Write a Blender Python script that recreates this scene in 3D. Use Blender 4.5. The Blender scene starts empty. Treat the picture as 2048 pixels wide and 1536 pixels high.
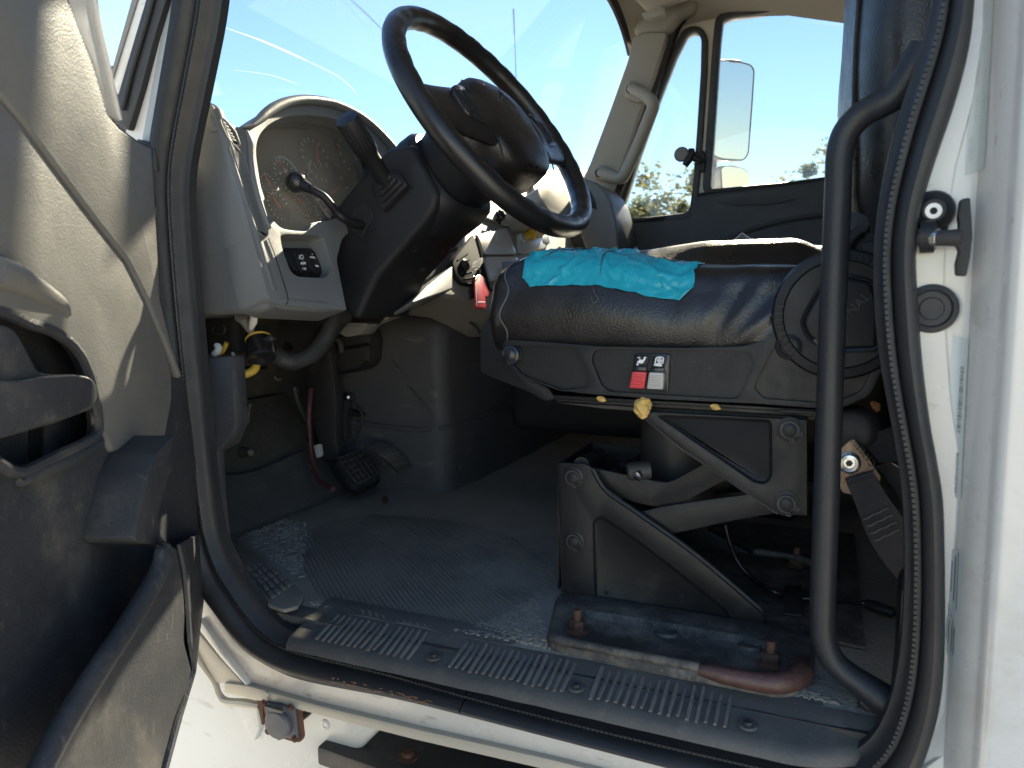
import bpy, bmesh, math, random
from mathutils import Vector, Matrix, noise
random.seed(7)
sc = bpy.context.scene
# ------------------------------------------------------------------ camera, sky, sun, exposure
FPX = 1500.0; YAW = math.radians(23); PIT = math.radians(-6.5); CAM = Vector((0, -.85, 1.65))
hv = Vector((-math.sin(YAW), math.cos(YAW), 0)); RV = Vector((math.cos(YAW), math.sin(YAW), 0))
FV = hv * math.cos(PIT) + Vector((0, 0, 1)) * math.sin(PIT); UV = RV.cross(FV)
cd = bpy.data.cameras.new('camera'); cam = bpy.data.objects.new('camera', cd); sc.collection.objects.link(cam)
cd.sensor_width = 36; cd.lens = 36 * FPX / 2048; cd.clip_start = .01; cd.clip_end = 3000
cam.matrix_world = Matrix.Translation(CAM) @ Matrix((RV, UV, -FV)).transposed().to_4x4()
cd.dof.use_dof = True; cd.dof.focus_distance = 1.35; cd.dof.aperture_fstop = 7
sc.camera = cam
SUN_AZ = math.radians(-3); SUN_EL = math.radians(30.0)
w = bpy.data.worlds.new('World'); sc.world = w; w.use_nodes = True
nt = w.node_tree; bg = nt.nodes['Background']
sky = nt.nodes.new('ShaderNodeTexSky'); sky.sky_type = 'NISHITA'; sky.sun_disc = False
sky.sun_elevation = SUN_EL; sky.sun_rotation = SUN_AZ; sky.air_density = 1.15; sky.dust_density = 0.; sky.ozone_density = 3.0
nt.links.new(sky.outputs[0], bg.inputs[0]); bg.inputs[1].default_value = .053
sd = bpy.data.lights.new('sun', 'SUN'); sun = bpy.data.objects.new('sun', sd); sc.collection.objects.link(sun)
sd.energy = 5; sd.angle = math.radians(.6); sd.color = (1, .84, .57)
SDIR = Vector((math.sin(SUN_AZ) * math.cos(SUN_EL), math.cos(SUN_AZ) * math.cos(SUN_EL), math.sin(SUN_EL)))
sun.rotation_euler = SDIR.to_track_quat('Z', 'Y').to_euler(); sun.location = SDIR * 50
sc.view_settings.view_transform = 'Standard'; sc.view_settings.look = 'None'
sc.view_settings.exposure = 2.62; sc.view_settings.gamma = 1

# ------------------------------------------------------------------ helpers: rays from photo measurements to real planes
def ray(p): return FV + RV * ((p[0] - 1024) / FPX) - UV * ((p[1] - 768) / FPX)
def Yp(p, y): d = ray(p); return CAM + d * ((y - CAM.y) / d.y)
def Xp(p, x): d = ray(p); return CAM + d * ((x - CAM.x) / d.x)
def Zp(p, z): d = ray(p); return CAM + d * ((z - CAM.z) / d.z)
def Np(p, o, n): d = ray(p); return CAM + d * ((o - CAM).dot(n) / d.dot(n))
def mk(ox, oy, s): return lambda x, y: (ox + x / s, oy + y / s)
ZA = mk(0, 0, 2.926); ZB = mk(400, 150, 2.926); ZC = mk(740, 0, 3.2); ZD = mk(1050, 0, 2.926); ZE = mk(1500, 0, 2.1934)
ZF = mk(0, 450, 2.794); ZG = mk(0, 950, 2.56); ZH = mk(380, 580, 2.7307); ZI = mk(950, 430, 2.4094)
ZJ = mk(1080, 780, 2.4773); ZK = mk(1600, 380, 2.4777); ZL = mk(440, 1000, 2.56); ZM = mk(1200, 1100, 2.4151); ZO = lambda x, y: (x, y)
def zz(f, s): # "x,y x,y" -> pixel list
    return [f(*map(float, t.split(','))) for t in s.split()]
def rnd(pts, r=6, n=4): # round polygon corners (2D)
    out = []; N = len(pts)
    for i in range(N):
        a, b, c = (Vector(pts[i - 1]), Vector(pts[i]), Vector(pts[(i + 1) % N]))
        u, v = a - b, c - b; k = min(r, u.length * .45, v.length * .45)
        p, q = b + u.normalized() * k, b + v.normalized() * k
        for j in range(n + 1):
            t = j / n; out.append(tuple(p * (1 - t) ** 2 + b * 2 * t * (1 - t) + q * t * t))
    return out
def smooth(pts, n=6, closed=False): # Catmull-Rom
    P = [Vector(p) for p in pts]; out = []; N = len(P)
    for i in range(N if closed else N - 1):
        if closed: p0, p1, p2, p3 = P[i - 1], P[i], P[(i + 1) % N], P[(i + 2) % N]
        else: p0, p1, p2, p3 = P[max(i - 1, 0)], P[i], P[i + 1], P[min(i + 2, N - 1)]
        for j in range(n):
            t = j / n
            out.append(.5 * ((2 * p1) + (p2 - p0) * t + (2 * p0 - 5 * p1 + 4 * p2 - p3) * t * t + (3 * p1 - p0 - 3 * p2 + p3) * t ** 3))
    if not closed: out.append(P[-1])
    return out
def resample(pts, n):
    P = [Vector(p) for p in pts]; L = [0]
    for a, b in zip(P, P[1:]): L.append(L[-1] + (b - a).length)
    out = []; k = 0
    for i in range(n):
        s = L[-1] * i / (n - 1)
        while k < len(P) - 2 and L[k + 1] < s: k += 1
        d = L[k + 1] - L[k]; out.append(P[k].lerp(P[k + 1], (s - L[k]) / d if d > 1e-9 else 0))
    return out

# ------------------------------------------------------------------ objects
COL = sc.collection
def thing(name, label, cat, loc=(0, 0, 0), group=None):
    o = bpy.data.objects.new(name, None); COL.objects.link(o); o.location = loc; o.empty_display_size = .05
    o['label'] = label; o['category'] = cat
    if group: o['group'] = group
    return o
def tag(o, label, cat, group=None):
    o['label'] = label; o['category'] = cat
    if group: o['group'] = group
    return o
def wloc(o):
    v = Vector(o.location)
    while o.parent: o = o.parent; v += o.location
    return v
def obj(name, bm, mat, parent=None, label=None, kind=None, sharp=38, flat=False):
    me = bpy.data.meshes.new(name)
    c = Vector((0, 0, 0))
    if len(bm.verts):
        mn = Vector([min(v.co[i] for v in bm.verts) for i in range(3)]); mx = Vector([max(v.co[i] for v in bm.verts) for i in range(3)])
        c = (mn + mx) / 2
        for v in bm.verts: v.co -= c
    bm.to_mesh(me); bm.free()
    if not flat:
        me.polygons.foreach_set('use_smooth', [True] * len(me.polygons)); me.set_sharp_from_angle(angle=math.radians(sharp))
    for m in (mat if isinstance(mat, (list, tuple)) else [mat]): me.materials.append(m)
    o = bpy.data.objects.new(name, me); COL.objects.link(o)
    if parent is not None: o.parent = parent; o.location = c - wloc(parent)
    else: o.location = c
    if label: o['label'] = label
    if kind: o['kind'] = kind
    return o
def NB(): return bmesh.new()
def merge(a, b):
    me = bpy.data.meshes.new('t'); b.to_mesh(me); b.free(); a.from_mesh(me); bpy.data.meshes.remove(me); return a
def bevel(bm, w, seg=2, ang=35):
    if w <= 0: return bm
    bmesh.ops.recalc_face_normals(bm, faces=bm.faces)
    ed = [e for e in bm.edges if len(e.link_faces) == 2 and e.calc_face_angle(0) > math.radians(ang)]
    bmesh.ops.bevel(bm, geom=ed, offset=w, offset_type='OFFSET', segments=seg, profile=.5, affect='EDGES', clamp_overlap=True)
    return bm
def prism(pts, ext, bev=0, seg=2):
    bm = NB(); ext = Vector(ext)
    a = [bm.verts.new(p) for p in pts]; b = [bm.verts.new(Vector(p) + ext) for p in pts]; n = len(a)
    bm.faces.new(a); bm.faces.new(b[::-1])
    for i in range(n): bm.faces.new((a[i], b[i], b[(i + 1) % n], a[(i + 1) % n]))
    bmesh.ops.recalc_face_normals(bm, faces=bm.faces)
    return bevel(bm, bev, seg)
def holeprism(outer, holes, ext, bev=0, seg=2):
    bm = NB(); ext = Vector(ext); es = []
    for lp in [outer] + holes:
        vs = [bm.verts.new(p) for p in lp]
        for i in range(len(vs)): es.append(bm.edges.new((vs[i], vs[(i + 1) % len(vs)])))
    bmesh.ops.triangle_fill(bm, use_beauty=True, use_dissolve=False, edges=es)
    fs = list(bm.faces); r = bmesh.ops.extrude_face_region(bm, geom=fs, use_keep_orig=True)
    for g in r['geom']:
        if isinstance(g, bmesh.types.BMVert): g.co += ext
    bmesh.ops.recalc_face_normals(bm, faces=bm.faces)
    return bevel(bm, bev, seg)
def frame_of(d):
    d = Vector(d).normalized(); a = Vector((0, 0, 1)) if abs(d.z) < .9 else Vector((1, 0, 0))
    x = a.cross(d).normalized(); return x, d.cross(x), d
def loft(rings, cap=True, closed=True):
    bm = NB(); R = [[bm.verts.new(p) for p in r] for r in rings]; n = len(R[0])
    for a, b in zip(R, R[1:]):
        for i in range(n if closed else n - 1): bm.faces.new((a[i], a[(i + 1) % n], b[(i + 1) % n], b[i]))
    if cap and closed: bm.faces.new(R[0][::-1]); bm.faces.new(R[-1])
    bmesh.ops.recalc_face_normals(bm, faces=bm.faces); return bm
def tube(pts, r, seg=10, sm=6, closed=False, flatten=None):
    P = smooth(pts, sm, closed) if sm else [Vector(p) for p in pts]
    n = len(P); rings = []; x = None
    for i in range(n):
        if closed: d = P[(i + 1) % n] - P[i - 1]
        else: d = P[min(i + 1, n - 1)] - P[max(i - 1, 0)]
        d.normalize()
        x = frame_of(d)[0] if x is None else (x - d * x.dot(d)).normalized()
        y = d.cross(x); t = i / (n - 1)
        rr = r if not isinstance(r, (list, tuple)) else r[min(int(t * (len(r) - 1)), len(r) - 2)] * (1 - (t * (len(r) - 1)) % 1) + r[min(int(t * (len(r) - 1)) + 1, len(r) - 1)] * ((t * (len(r) - 1)) % 1) if t < 1 else r[-1]
        rings.append([P[i] + (x * math.cos(a) + y * math.sin(a) * 1) * rr for a in [2 * math.pi * k / seg for k in range(seg)]])
    if closed: rings.append(rings[0])
    bm = loft(rings, cap=not closed)
    if closed: bmesh.ops.remove_doubles(bm, verts=bm.verts, dist=1e-6)
    return bm
def lathe(prof, o, axis, seg=24): # prof: (r, h)
    x, y, d = frame_of(axis); o = Vector(o)
    rings = [[o + d * h + (x * math.cos(2 * math.pi * k / seg) + y * math.sin(2 * math.pi * k / seg)) * max(r, 1e-5) for k in range(seg)] for r, h in prof]
    return loft(rings)
def box(c, s, M=None, bev=0, seg=2):
    bm = NB(); bmesh.ops.create_cube(bm, size=1)
    for v in bm.verts:
        v.co = Vector((v.co.x * s[0], v.co.y * s[1], v.co.z * s[2]))
    bevel(bm, bev, seg, 30)
    for v in bm.verts:
        v.co = (M @ v.co if M else v.co) + Vector(c)
    return bm
def axes(x, y=None, z=None): # matrix with given columns
    return Matrix((x, y, z)).transposed()
def bolt_bm(o, n, r=.008, hgt=.006, washer=True):
    n = Vector(n).normalized(); bm = NB()
    if washer: merge(bm, lathe([(0, 0), (r * 1.75, 0), (r * 1.75, .0012), (r * 1.2, .002), (0, .002)], o, n, 20))
    merge(bm, lathe([(0, .0015), (r, .0015), (r, hgt * .8), (r * .8, hgt), (0, hgt)], o, n, 6)); return bm
def grid_surf(rows, thick=None):
    bm = NB(); V = [[bm.verts.new(p) for p in r] for r in rows]
    for a, b in zip(V, V[1:]):
        for i in range(len(a) - 1): bm.faces.new((a[i], a[i + 1], b[i + 1], b[i]))
    bmesh.ops.recalc_face_normals(bm, faces=bm.faces)
    if thick: bmesh.ops.solidify(bm, geom=list(bm.faces), thickness=thick)
    return bm
def text(body, o, xdir, ydir, size, mat, parent, name='lettering', depth=.0005, spacing=1.0):
    cu = bpy.data.curves.new('t', 'FONT'); cu.body = body; cu.size = size; cu.extrude = depth; cu.space_character = spacing
    cu.align_x = 'CENTER'; cu.align_y = 'CENTER'; cu.resolution_u = 3
    t = bpy.data.objects.new('t', cu); COL.objects.link(t)
    dg = bpy.context.evaluated_depsgraph_get(); me = bpy.data.meshes.new_from_object(t.evaluated_get(dg))
    bm = NB(); bm.from_mesh(me); bpy.data.objects.remove(t); bpy.data.meshes.remove(me); bpy.data.curves.remove(cu)
    X = Vector(xdir).normalized(); Y = (Vector(ydir) - X * X.dot(Vector(ydir))).normalized(); Zv = X.cross(Y); o = Vector(o)
    for v in bm.verts: v.co = o + X * v.co.x + Y * v.co.y + Zv * v.co.z
    return obj(name, bm, mat, parent)

# ------------------------------------------------------------------ materials
def mat(name, base, rough=.5, var=None, vs=8., vamt=.5, bump=None, metal=0., coat=0., spec=.5, dust=None, scratch=None, roughvar=.1, rust=None):
    m = bpy.data.materials.new(name); m.use_nodes = True; t = m.node_tree; N = t.nodes; L = t.links; b = N['Principled BSDF']
    tc = N.new('ShaderNodeTexCoord'); co = tc.outputs['Object']
    def nz(s, det=4, r=.6):
        n = N.new('ShaderNodeTexNoise'); n.inputs['Scale'].default_value = s; n.inputs['Detail'].default_value = det; n.inputs['Roughness'].default_value = r
        L.new(co, n.inputs['Vector']); return n.outputs['Fac']
    def ramp(f, a, c):
        n = N.new('ShaderNodeMapRange'); n.inputs[1].default_value = a; n.inputs[2].default_value = c; L.new(f, n.inputs[0]); return n.outputs[0]
    def mix(f, a, c, k=1.):
        n = N.new('ShaderNodeMix'); n.data_type = 'RGBA'
        if k != 1.:
            q = N.new('ShaderNodeMath'); q.operation = 'MULTIPLY'; q.inputs[1].default_value = k; L.new(f, q.inputs[0]); f = q.outputs[0]
        L.new(f, n.inputs[0])
        if isinstance(a, tuple): n.inputs[6].default_value = (*a, 1)
        else: L.new(a, n.inputs[6])
        n.inputs[7].default_value = (*c, 1); return n.outputs[2]
    c = base
    if var: c = mix(ramp(nz(vs), .35, .65), c, var, vamt)
    if dust: # (colour, scale, lo, hi, amount)
        c = mix(ramp(nz(dust[1], 8, .72), dust[2], dust[3]), c, dust[0], dust[4])
        c = mix(ramp(nz(dust[1] * 14, 3, .6), dust[2] + .06, dust[3] + .06), c, dust[0], dust[4] * .7)
    if scratch: # (colour, scale, amount)
        mp = N.new('ShaderNodeMapping'); mp.inputs['Scale'].default_value = (3, 40, 12); mp.inputs['Rotation'].default_value = (.4, .5, .9); L.new(co, mp.inputs[0])
        n = N.new('ShaderNodeTexNoise'); n.inputs['Scale'].default_value = scratch[1]; n.inputs['Detail'].default_value = 3; L.new(mp.outputs[0], n.inputs['Vector'])
        c = mix(ramp(n.outputs['Fac'], .66, .74), c, scratch[0], scratch[2])
    if rust: # (colour, scale, lo, hi)
        c = mix(ramp(nz(rust[1], 6, .7), rust[2], rust[3]), c, rust[0], .9)
    if isinstance(c, tuple): b.inputs['Base Color'].default_value = (*c, 1)
    else: L.new(c, b.inputs['Base Color'])
    b.inputs['Metallic'].default_value = metal; b.inputs['Coat Weight'].default_value = coat; b.inputs['Coat Roughness'].default_value = .08
    b.inputs['Specular IOR Level'].default_value = spec
    if roughvar:
        r = N.new('ShaderNodeMapRange'); r.inputs[3].default_value = max(rough - roughvar, .03); r.inputs[4].default_value = min(rough + roughvar, 1); r.inputs[1].default_value = .3; r.inputs[2].default_value = .7
        L.new(nz(vs * 2.3, 5), r.inputs[0]); L.new(r.outputs[0], b.inputs['Roughness'])
    else: b.inputs['Roughness'].default_value = rough
    prev = None
    for kind, s, dist in (bump or []):
        if kind == 'v':
            n = N.new('ShaderNodeTexVoronoi'); n.inputs['Scale'].default_value = s; n.feature = 'SMOOTH_F1'; h = n.outputs['Distance']
            wp = N.new('ShaderNodeTexNoise'); wp.inputs['Scale'].default_value = s * .5; L.new(co, wp.inputs['Vector'])
            ad = N.new('ShaderNodeVectorMath'); ad.operation = 'MULTIPLY_ADD'; ad.inputs[1].default_value = (1.2 / s,) * 3
            L.new(wp.outputs['Color'], ad.inputs[0]); L.new(co, ad.inputs[2]); L.new(ad.outputs[0], n.inputs['Vector'])
        else: h = nz(s, 4, .6)
        bp = N.new('ShaderNodeBump'); bp.inputs['Strength'].default_value = 1; bp.inputs['Distance'].default_value = dist
        L.new(h, bp.inputs['Height'])
        if prev: L.new(prev, bp.inputs['Normal'])
        prev = bp.outputs[0]
    if prev: L.new(prev, b.inputs['Normal'])
    return m
DUST = (.22, .185, .145)
M = dict(
 white=mat('white_paint', (0.5796, 0.5612, 0.5198), .28, (0.5060, 0.4830, 0.4370), 6, .5, [('n', 30, .0004)], coat=.4, dust=((.38, .33, .27), 9, .60, .74, .5), scratch=((.36, .31, .26), 5, .55)),
 whitec=mat('white_paint_clean', (0.5842, 0.5704, 0.5382), .25, (0.5290, 0.5106, 0.4738), 3, .4, [('n', 12, .0004)], coat=.5, dust=((.33, .28, .22), 7, .55, .74, .38), scratch=((.30, .26, .21), 4, .45)),
 cream=mat('cream_paint', (0.4298, 0.3833, 0.3020), .4, (0.3833, 0.3485, 0.2904), 8, .5, coat=.2),
 rubber=mat('seal_rubber', (0.0219, 0.0225, 0.0248), .48, (0.0317, 0.0317, 0.0322), 14, .6, [('n', 160, .0003)], dust=(DUST, 22, .62, .78, .14), spec=0.35),
 rubberd=mat('sill_rubber', (0.0744, 0.0720, 0.0684), .5, (0.1020, 0.0960, 0.0876), 12, .6, [('n', 220, .0005)], dust=((.20, .175, .145), 16, .52, .70, .42), spec=0.25),
 black=mat('black_plastic', (0.0119, 0.0124, 0.0138), .42, (0.0165, 0.0165, 0.0175), 9, .5, [('v', 900, .00025)], dust=(DUST, 30, .66, .76, .18), spec=0.28),
 blackg=mat('black_gloss', (.015, .015, .017), .22, None, 9, bump=[('n', 60, .0002)], roughvar=.05),
 wheel=mat('steering_leather', (0.0112, 0.0112, 0.0123), .34, (0.0252, 0.0202, 0.0157), 7, .6, [('v', 700, .00025)], roughvar=.12),
 shroud=mat('column_plastic', (0.0129, 0.0134, 0.0151), .5, (0.0179, 0.0179, 0.0190), 7, .5, [('v', 1100, .0003)], dust=(DUST, 20, .62, .78, .15), spec=0.35),
 vinyl=mat('black_vinyl', (.0135, .0115, .0110), .33, (.020, .0165, .0145), 10, .5, [('v', 420, .00035), ('n', 45, .0004)], roughvar=.1, dust=((.2, .16, .12), 40, .68, .78, .12)),
 door=mat('door_vinyl', (.125, .124, .119), .5, (.15, .147, .138), 7, .5, [('v', 420, .0003), ('n', 60, .0004)], dust=((.17, .16, .14), 24, .6, .74, .22), spec=0.3),
 doorlow=mat('door_lower_plastic', (.036, .038, .043), .48, (.050, .051, .054), 6, .6, [('v', 500, .0005)], dust=((.24, .21, .17), 7, .54, .74, .32), scratch=((.25, .23, .2), 3, .25), spec=0.3),
 dash=mat('dash_plastic', (.128, .132, .133), .5, (.148, .151, .150), 6, .5, [('v', 900, .0003)], dust=((.22, .215, .195), 26, .62, .74, .2)),
 beige=mat('beige_trim', (0.2424, 0.2213, 0.1818), .55, (0.2740, 0.2503, 0.2055), 5, .5, [('v', 500, .0004)], dust=((.3, .25, .18), 18, .66, .78, .2)),
 headl=mat('headliner', (0.2890, 0.2630, 0.2167), .75, (0.3179, 0.2890, 0.2428), 5, .5, [('n', 300, .0006)]),
 pdoor=mat('passenger_panel', (0.0478, 0.0465, 0.0465), .5, (0.0606, 0.0587, 0.0574), 5, .5, [('v', 300, .0006)], spec=0.3),
 steel=mat('painted_steel', (.0150, .0150, .0155), .42, (.024, .0215, .020), 9, .6, [('n', 120, .0003)], dust=((.15, .11, .075), 14, .58, .78, .3), roughvar=.12, spec=0.28),
 plate=mat('dusty_plate', (0.0408, 0.0391, 0.0374), .5, (0.0638, 0.0578, 0.0493), 10, .6, [('n', 150, .0005)], dust=((.25, .21, .17), 15, .46, .66, .55), spec=0.3),
 rustpl=mat('rusted_lip', (.10, .050, .040), .42, (.06, .032, .027), 60, .8, [('n', 260, .0012)], dust=((.3, .22, .18), 80, .64, .74, .4)),
 rust=mat('rusty_steel', (.085, .042, .028), .75, (.15, .07, .04), 80, .7, [('n', 300, .0008)], metal=.2),
 bar=mat('bar_coating', (.021, .022, .025), .42, None, 8, bump=[('v', 700, .0003)], dust=(DUST, 30, .68, .78, .2), roughvar=.06, spec=0.35),
 mat=mat('floor_rubber', (0.2185, 0.2012, 0.1748), .58, (0.3105, 0.2760, 0.2242), 4, .7, [('v', 190, .0010), ('n', 60, .0006)], spec=.15, dust=((.22, .20, .165), 9, .5, .74, .45)),
 matr=mat('ribbed_rubber', (0.1760, 0.1628, 0.1430), .5, (0.2420, 0.2145, 0.1760), 7, .7, [('n', 150, .0006)], spec=.15, dust=((.24, .21, .17), 11, .52, .74, .4)),
 carpet=mat('tunnel_vinyl', (0.0618, 0.0618, 0.0667), .62, (0.0926, 0.0852, 0.0766), 5, .6, [('v', 260, .0005), ('n', 8, .004)], dust=((.22, .17, .12), 9, .58, .78, .32), scratch=((.3, .27, .23), 1.6, .35), spec=0.35),
 dark=mat('dark_metal', (.034, .033, .034), .55, (.03, .026, .022), 14, .6, dust=((.14, .11, .08), 16, .6, .78, .3)),
 fire=mat('firewall_insulation', (0.0650, 0.0611, 0.0546), .85, (0.0975, 0.0832, 0.0650), 9, .7, [('n', 40, .004)]),
 chrome=mat('zinc_metal', (.62, .62, .62), .3, (.5, .48, .44), 60, .5, metal=1.),
 brass=mat('brass_plate', (.30, .205, .13), .45, (.20, .14, .10), 40, .6, [('n', 200, .0004)], metal=.55),
 teal=mat('teal_tape', (.008, .29, .37), .25, (.015, .35, .43), 14, .5, [('n', 80, .0012), ('n', 300, .0004)], spec=.5, roughvar=.1, scratch=((.35, .52, .54), 7, .55), dust=((.02, .08, .09), 45, .64, .72, .5)),
 tapew=mat('tape_wear', (.05, .06, .06), .5),
 red=mat('red_plastic', (.55, .012, .012), .3, roughvar=.03), redrock=mat('red_rocker', (.60, .06, .07), .45, roughvar=.05),
 greyrock=mat('grey_rocker', (.42, .41, .39), .45, roughvar=.05), print=mat('white_print', (.72, .72, .70), .5, roughvar=0),
 yellow=mat('yellow_plastic', (.62, .38, .03), .4, roughvar=.05), yhose=mat('yellow_hose', (.55, .36, .03), .5, (.35, .24, .05), 30),
 maroon=mat('maroon_hose', (.10, .035, .035), .5, (.07, .03, .03), 20), foam=mat('yellow_foam', (.72, .48, .15), .9, (.55, .34, .09), 70, .6, [('n', 300, .003)]),
 orange=mat('orange_hose', (.26, .12, .045), .6), conduit=mat('conduit', (.04, .041, .045), .5, (.055, .055, .055), 20),
 belt=mat('belt_webbing', (.022, .022, .026), .7, (.03, .03, .033), 30, .5, [('n', 900, .0006)]),
 label=mat('sticker_white', (0.4960, 0.5280, 0.5120), .4, (0.4400, 0.4720, 0.4560), 6, .4), ink=mat('sticker_ink', (.10, .11, .115), .6, roughvar=0), inkl=mat('sticker_ink_pale', (.42, .45, .45), .6, roughvar=0),
 labelr=mat('warning_label', (.75, .74, .7), .5), orangep=mat('warning_orange', (.5, .12, .05), .5),
 gauge=mat('gauge_panel', (.07, .066, .058), .45, (.13, .12, .10), 12, .5), gface=mat('gauge_face', (.045, .042, .038), .5, roughvar=0), needle=mat('needle_red', (.62, .10, .04), .5, roughvar=0),
 blueprint=mat('blue_print', (.22, .38, .50), .5, roughvar=0), mirror=mat('mirror_glass', (.82, .86, .86), .03, roughvar=0, metal=1.),
 ply=mat('stitch_thread', (.10, .09, .085), .6, roughvar=0), socket=mat('socket_plastic', (.085, .092, .105), .5, (.11, .11, .115), 20, .5),
 bark=mat('bark', (.12, .09, .06), .9, (.07, .055, .04), 6), leaf=mat('leaf', (.06, .085, .028), .6, (.09, .11, .04), .8, .7), leaf2=mat('leaf_olive', (.085, .105, .036), .6, (.11, .12, .05), .8, .7),
 ground=mat('concrete_ground', (.50, .49, .47), .9, (.43, .42, .40), .6, .6, [('n', 20, .004)]),
 ribr=mat('rib_rubber', (.115, .108, .10), .5, (.15, .14, .125), 12, .6, [('n', 220, .0004)], dust=((.26, .235, .2), 14, .48, .68, .5)),
 flat=mat('matt_black', (.02, .02, .021), .85, roughvar=0, spec=.08),
 black2=mat('frit_black', (.012, .012, .013), .35, roughvar=0), grille=mat('grille_grey', (0.1650, 0.1613, 0.1500), .55, (0.1950, 0.1875, 0.1725), 20), deep=mat('deep_black', (.008, .008, .009), .7, roughvar=0),
 tyre=mat('step_black', (.022, .022, .024), .6, (.04, .036, .033), 8, .6, [('n', 90, .001)], dust=((.2, .17, .14), 10, .55, .75, .35)),
 sill=mat('sill_white', (0.5741, 0.5490, 0.5095), .32, (0.4880, 0.4449, 0.4019), 10, .6, [('n', 40, .0004)], coat=.3, dust=((.34, .28, .22), 22, .58, .72, .5), scratch=((.30, .26, .22), 6, .7)),
)
def glass_mat(name, haze=.03, tint=(.97, .99, 1), scr=0., dirt=.5):
    m = bpy.data.materials.new(name); m.use_nodes = True; t = m.node_tree; N = t.nodes; L = t.links; N.remove(N['Principled BSDF'])
    out = N['Material Output']; tr = N.new('ShaderNodeBsdfTransparent'); tr.inputs[0].default_value = (*tint, 1)
    gl = N.new('ShaderNodeBsdfGlossy'); gl.inputs['Roughness'].default_value = .02; ge = N.new('ShaderNodeNewGeometry')
    dt = N.new('ShaderNodeVectorMath'); dt.operation = 'DOT_PRODUCT'; L.new(ge.outputs['Incoming'], dt.inputs[0]); L.new(ge.outputs['Normal'], dt.inputs[1])
    def mth(op, a, b):
        n = N.new('ShaderNodeMath'); n.operation = op
        for i, v in enumerate((a, b)):
            if isinstance(v, (int, float)): n.inputs[i].default_value = v
            elif v is not None: L.new(v, n.inputs[i])
        return n.outputs[0]
    sch = mth('ADD', mth('MULTIPLY', mth('POWER', mth('SUBTRACT', 1., mth('ABSOLUTE', dt.outputs['Value'], None)), 5.), .94), .045)  # Schlick reflectance, both sides alike
    mx = N.new('ShaderNodeMixShader'); L.new(sch, mx.inputs[0]); L.new(tr.outputs[0], mx.inputs[1]); L.new(gl.outputs[0], mx.inputs[2])
    df = N.new('ShaderNodeBsdfDiffuse'); df.inputs[0].default_value = (.55, .53, .5, 1); tc = N.new('ShaderNodeTexCoord')
    a = N.new('ShaderNodeTexNoise'); a.inputs['Scale'].default_value = 4; a.inputs['Detail'].default_value = 8; L.new(tc.outputs['Object'], a.inputs['Vector'])
    r = N.new('ShaderNodeMapRange'); r.inputs[1].default_value = .4; r.inputs[2].default_value = .8; r.inputs[3].default_value = haze * .4; r.inputs[4].default_value = haze * 1.8; L.new(a.outputs[0], r.inputs[0])
    b = N.new('ShaderNodeTexNoise'); b.inputs['Scale'].default_value = 70; L.new(tc.outputs['Object'], b.inputs['Vector'])
    r2 = N.new('ShaderNodeMapRange'); r2.inputs[1].default_value = .74; r2.inputs[2].default_value = .80; r2.inputs[4].default_value = dirt; L.new(b.outputs[0], r2.inputs[0])
    ad = N.new('ShaderNodeMath'); L.new(r.outputs[0], ad.inputs[0]); L.new(r2.outputs[0], ad.inputs[1]); ad.use_clamp = True; f = ad.outputs[0]
    if scr:
        for k, rot in enumerate(((.3, .2, .8), (1.1, .4, 2.0), (.7, 1.3, .2))):
            mp = N.new('ShaderNodeMapping'); mp.inputs['Scale'].default_value = (6, 160, 90); mp.inputs['Rotation'].default_value = rot; L.new(tc.outputs['Object'], mp.inputs[0])
            c = N.new('ShaderNodeTexNoise'); c.inputs['Scale'].default_value = 3.2; c.inputs['Detail'].default_value = 2; L.new(mp.outputs[0], c.inputs['Vector'])
            r3 = N.new('ShaderNodeMapRange'); r3.inputs[1].default_value = .68; r3.inputs[2].default_value = .74; r3.inputs[4].default_value = scr; L.new(c.outputs[0], r3.inputs[0])
            a2 = N.new('ShaderNodeMath'); a2.use_clamp = True; L.new(f, a2.inputs[0]); L.new(r3.outputs[0], a2.inputs[1]); f = a2.outputs[0]
    mx2 = N.new('ShaderNodeMixShader'); L.new(f, mx2.inputs[0]); L.new(mx.outputs[0], mx2.inputs[1]); L.new(df.outputs[0], mx2.inputs[2])
    L.new(mx2.outputs[0], out.inputs[0]); return m
for k_ in ('leaf', 'leaf2'):
    t_ = M[k_].node_tree; p_ = t_.nodes['Principled BSDF']; tl = t_.nodes.new('ShaderNodeBsdfTranslucent'); tl.inputs[0].default_value = (.22, .215, .085, 1) if k_ == 'leaf2' else (.15, .18, .06, 1)
    mx_ = t_.nodes.new('ShaderNodeMixShader'); mx_.inputs[0].default_value = .5; t_.links.new(p_.outputs[0], mx_.inputs[1]); t_.links.new(tl.outputs[0], mx_.inputs[2]); t_.links.new(mx_.outputs[0], t_.nodes['Material Output'].inputs[0])
M['glass'] = glass_mat('window_glass', .012, (.72, .745, .775), dirt=.12); M['wglass'] = glass_mat('windshield_glass', .012, (.60, .645, .70), dirt=.12); M['lens'] = glass_mat('gauge_lens', .11, (.93, .91, .86), .30, .35)

# ================================================================== SETTING
bm = NB(); bmesh.ops.create_grid(bm, x_segments=40, y_segments=40, size=1500); gr = obj('ground', bm, M['ground'], kind='structure')

# ================================================================== CAB BODY
cab = thing('truck_cab', 'white truck cab body around the open doorway, with black rubber door seal and dirty sill', 'truck cab', (-.4, 0, 1.18))
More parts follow.
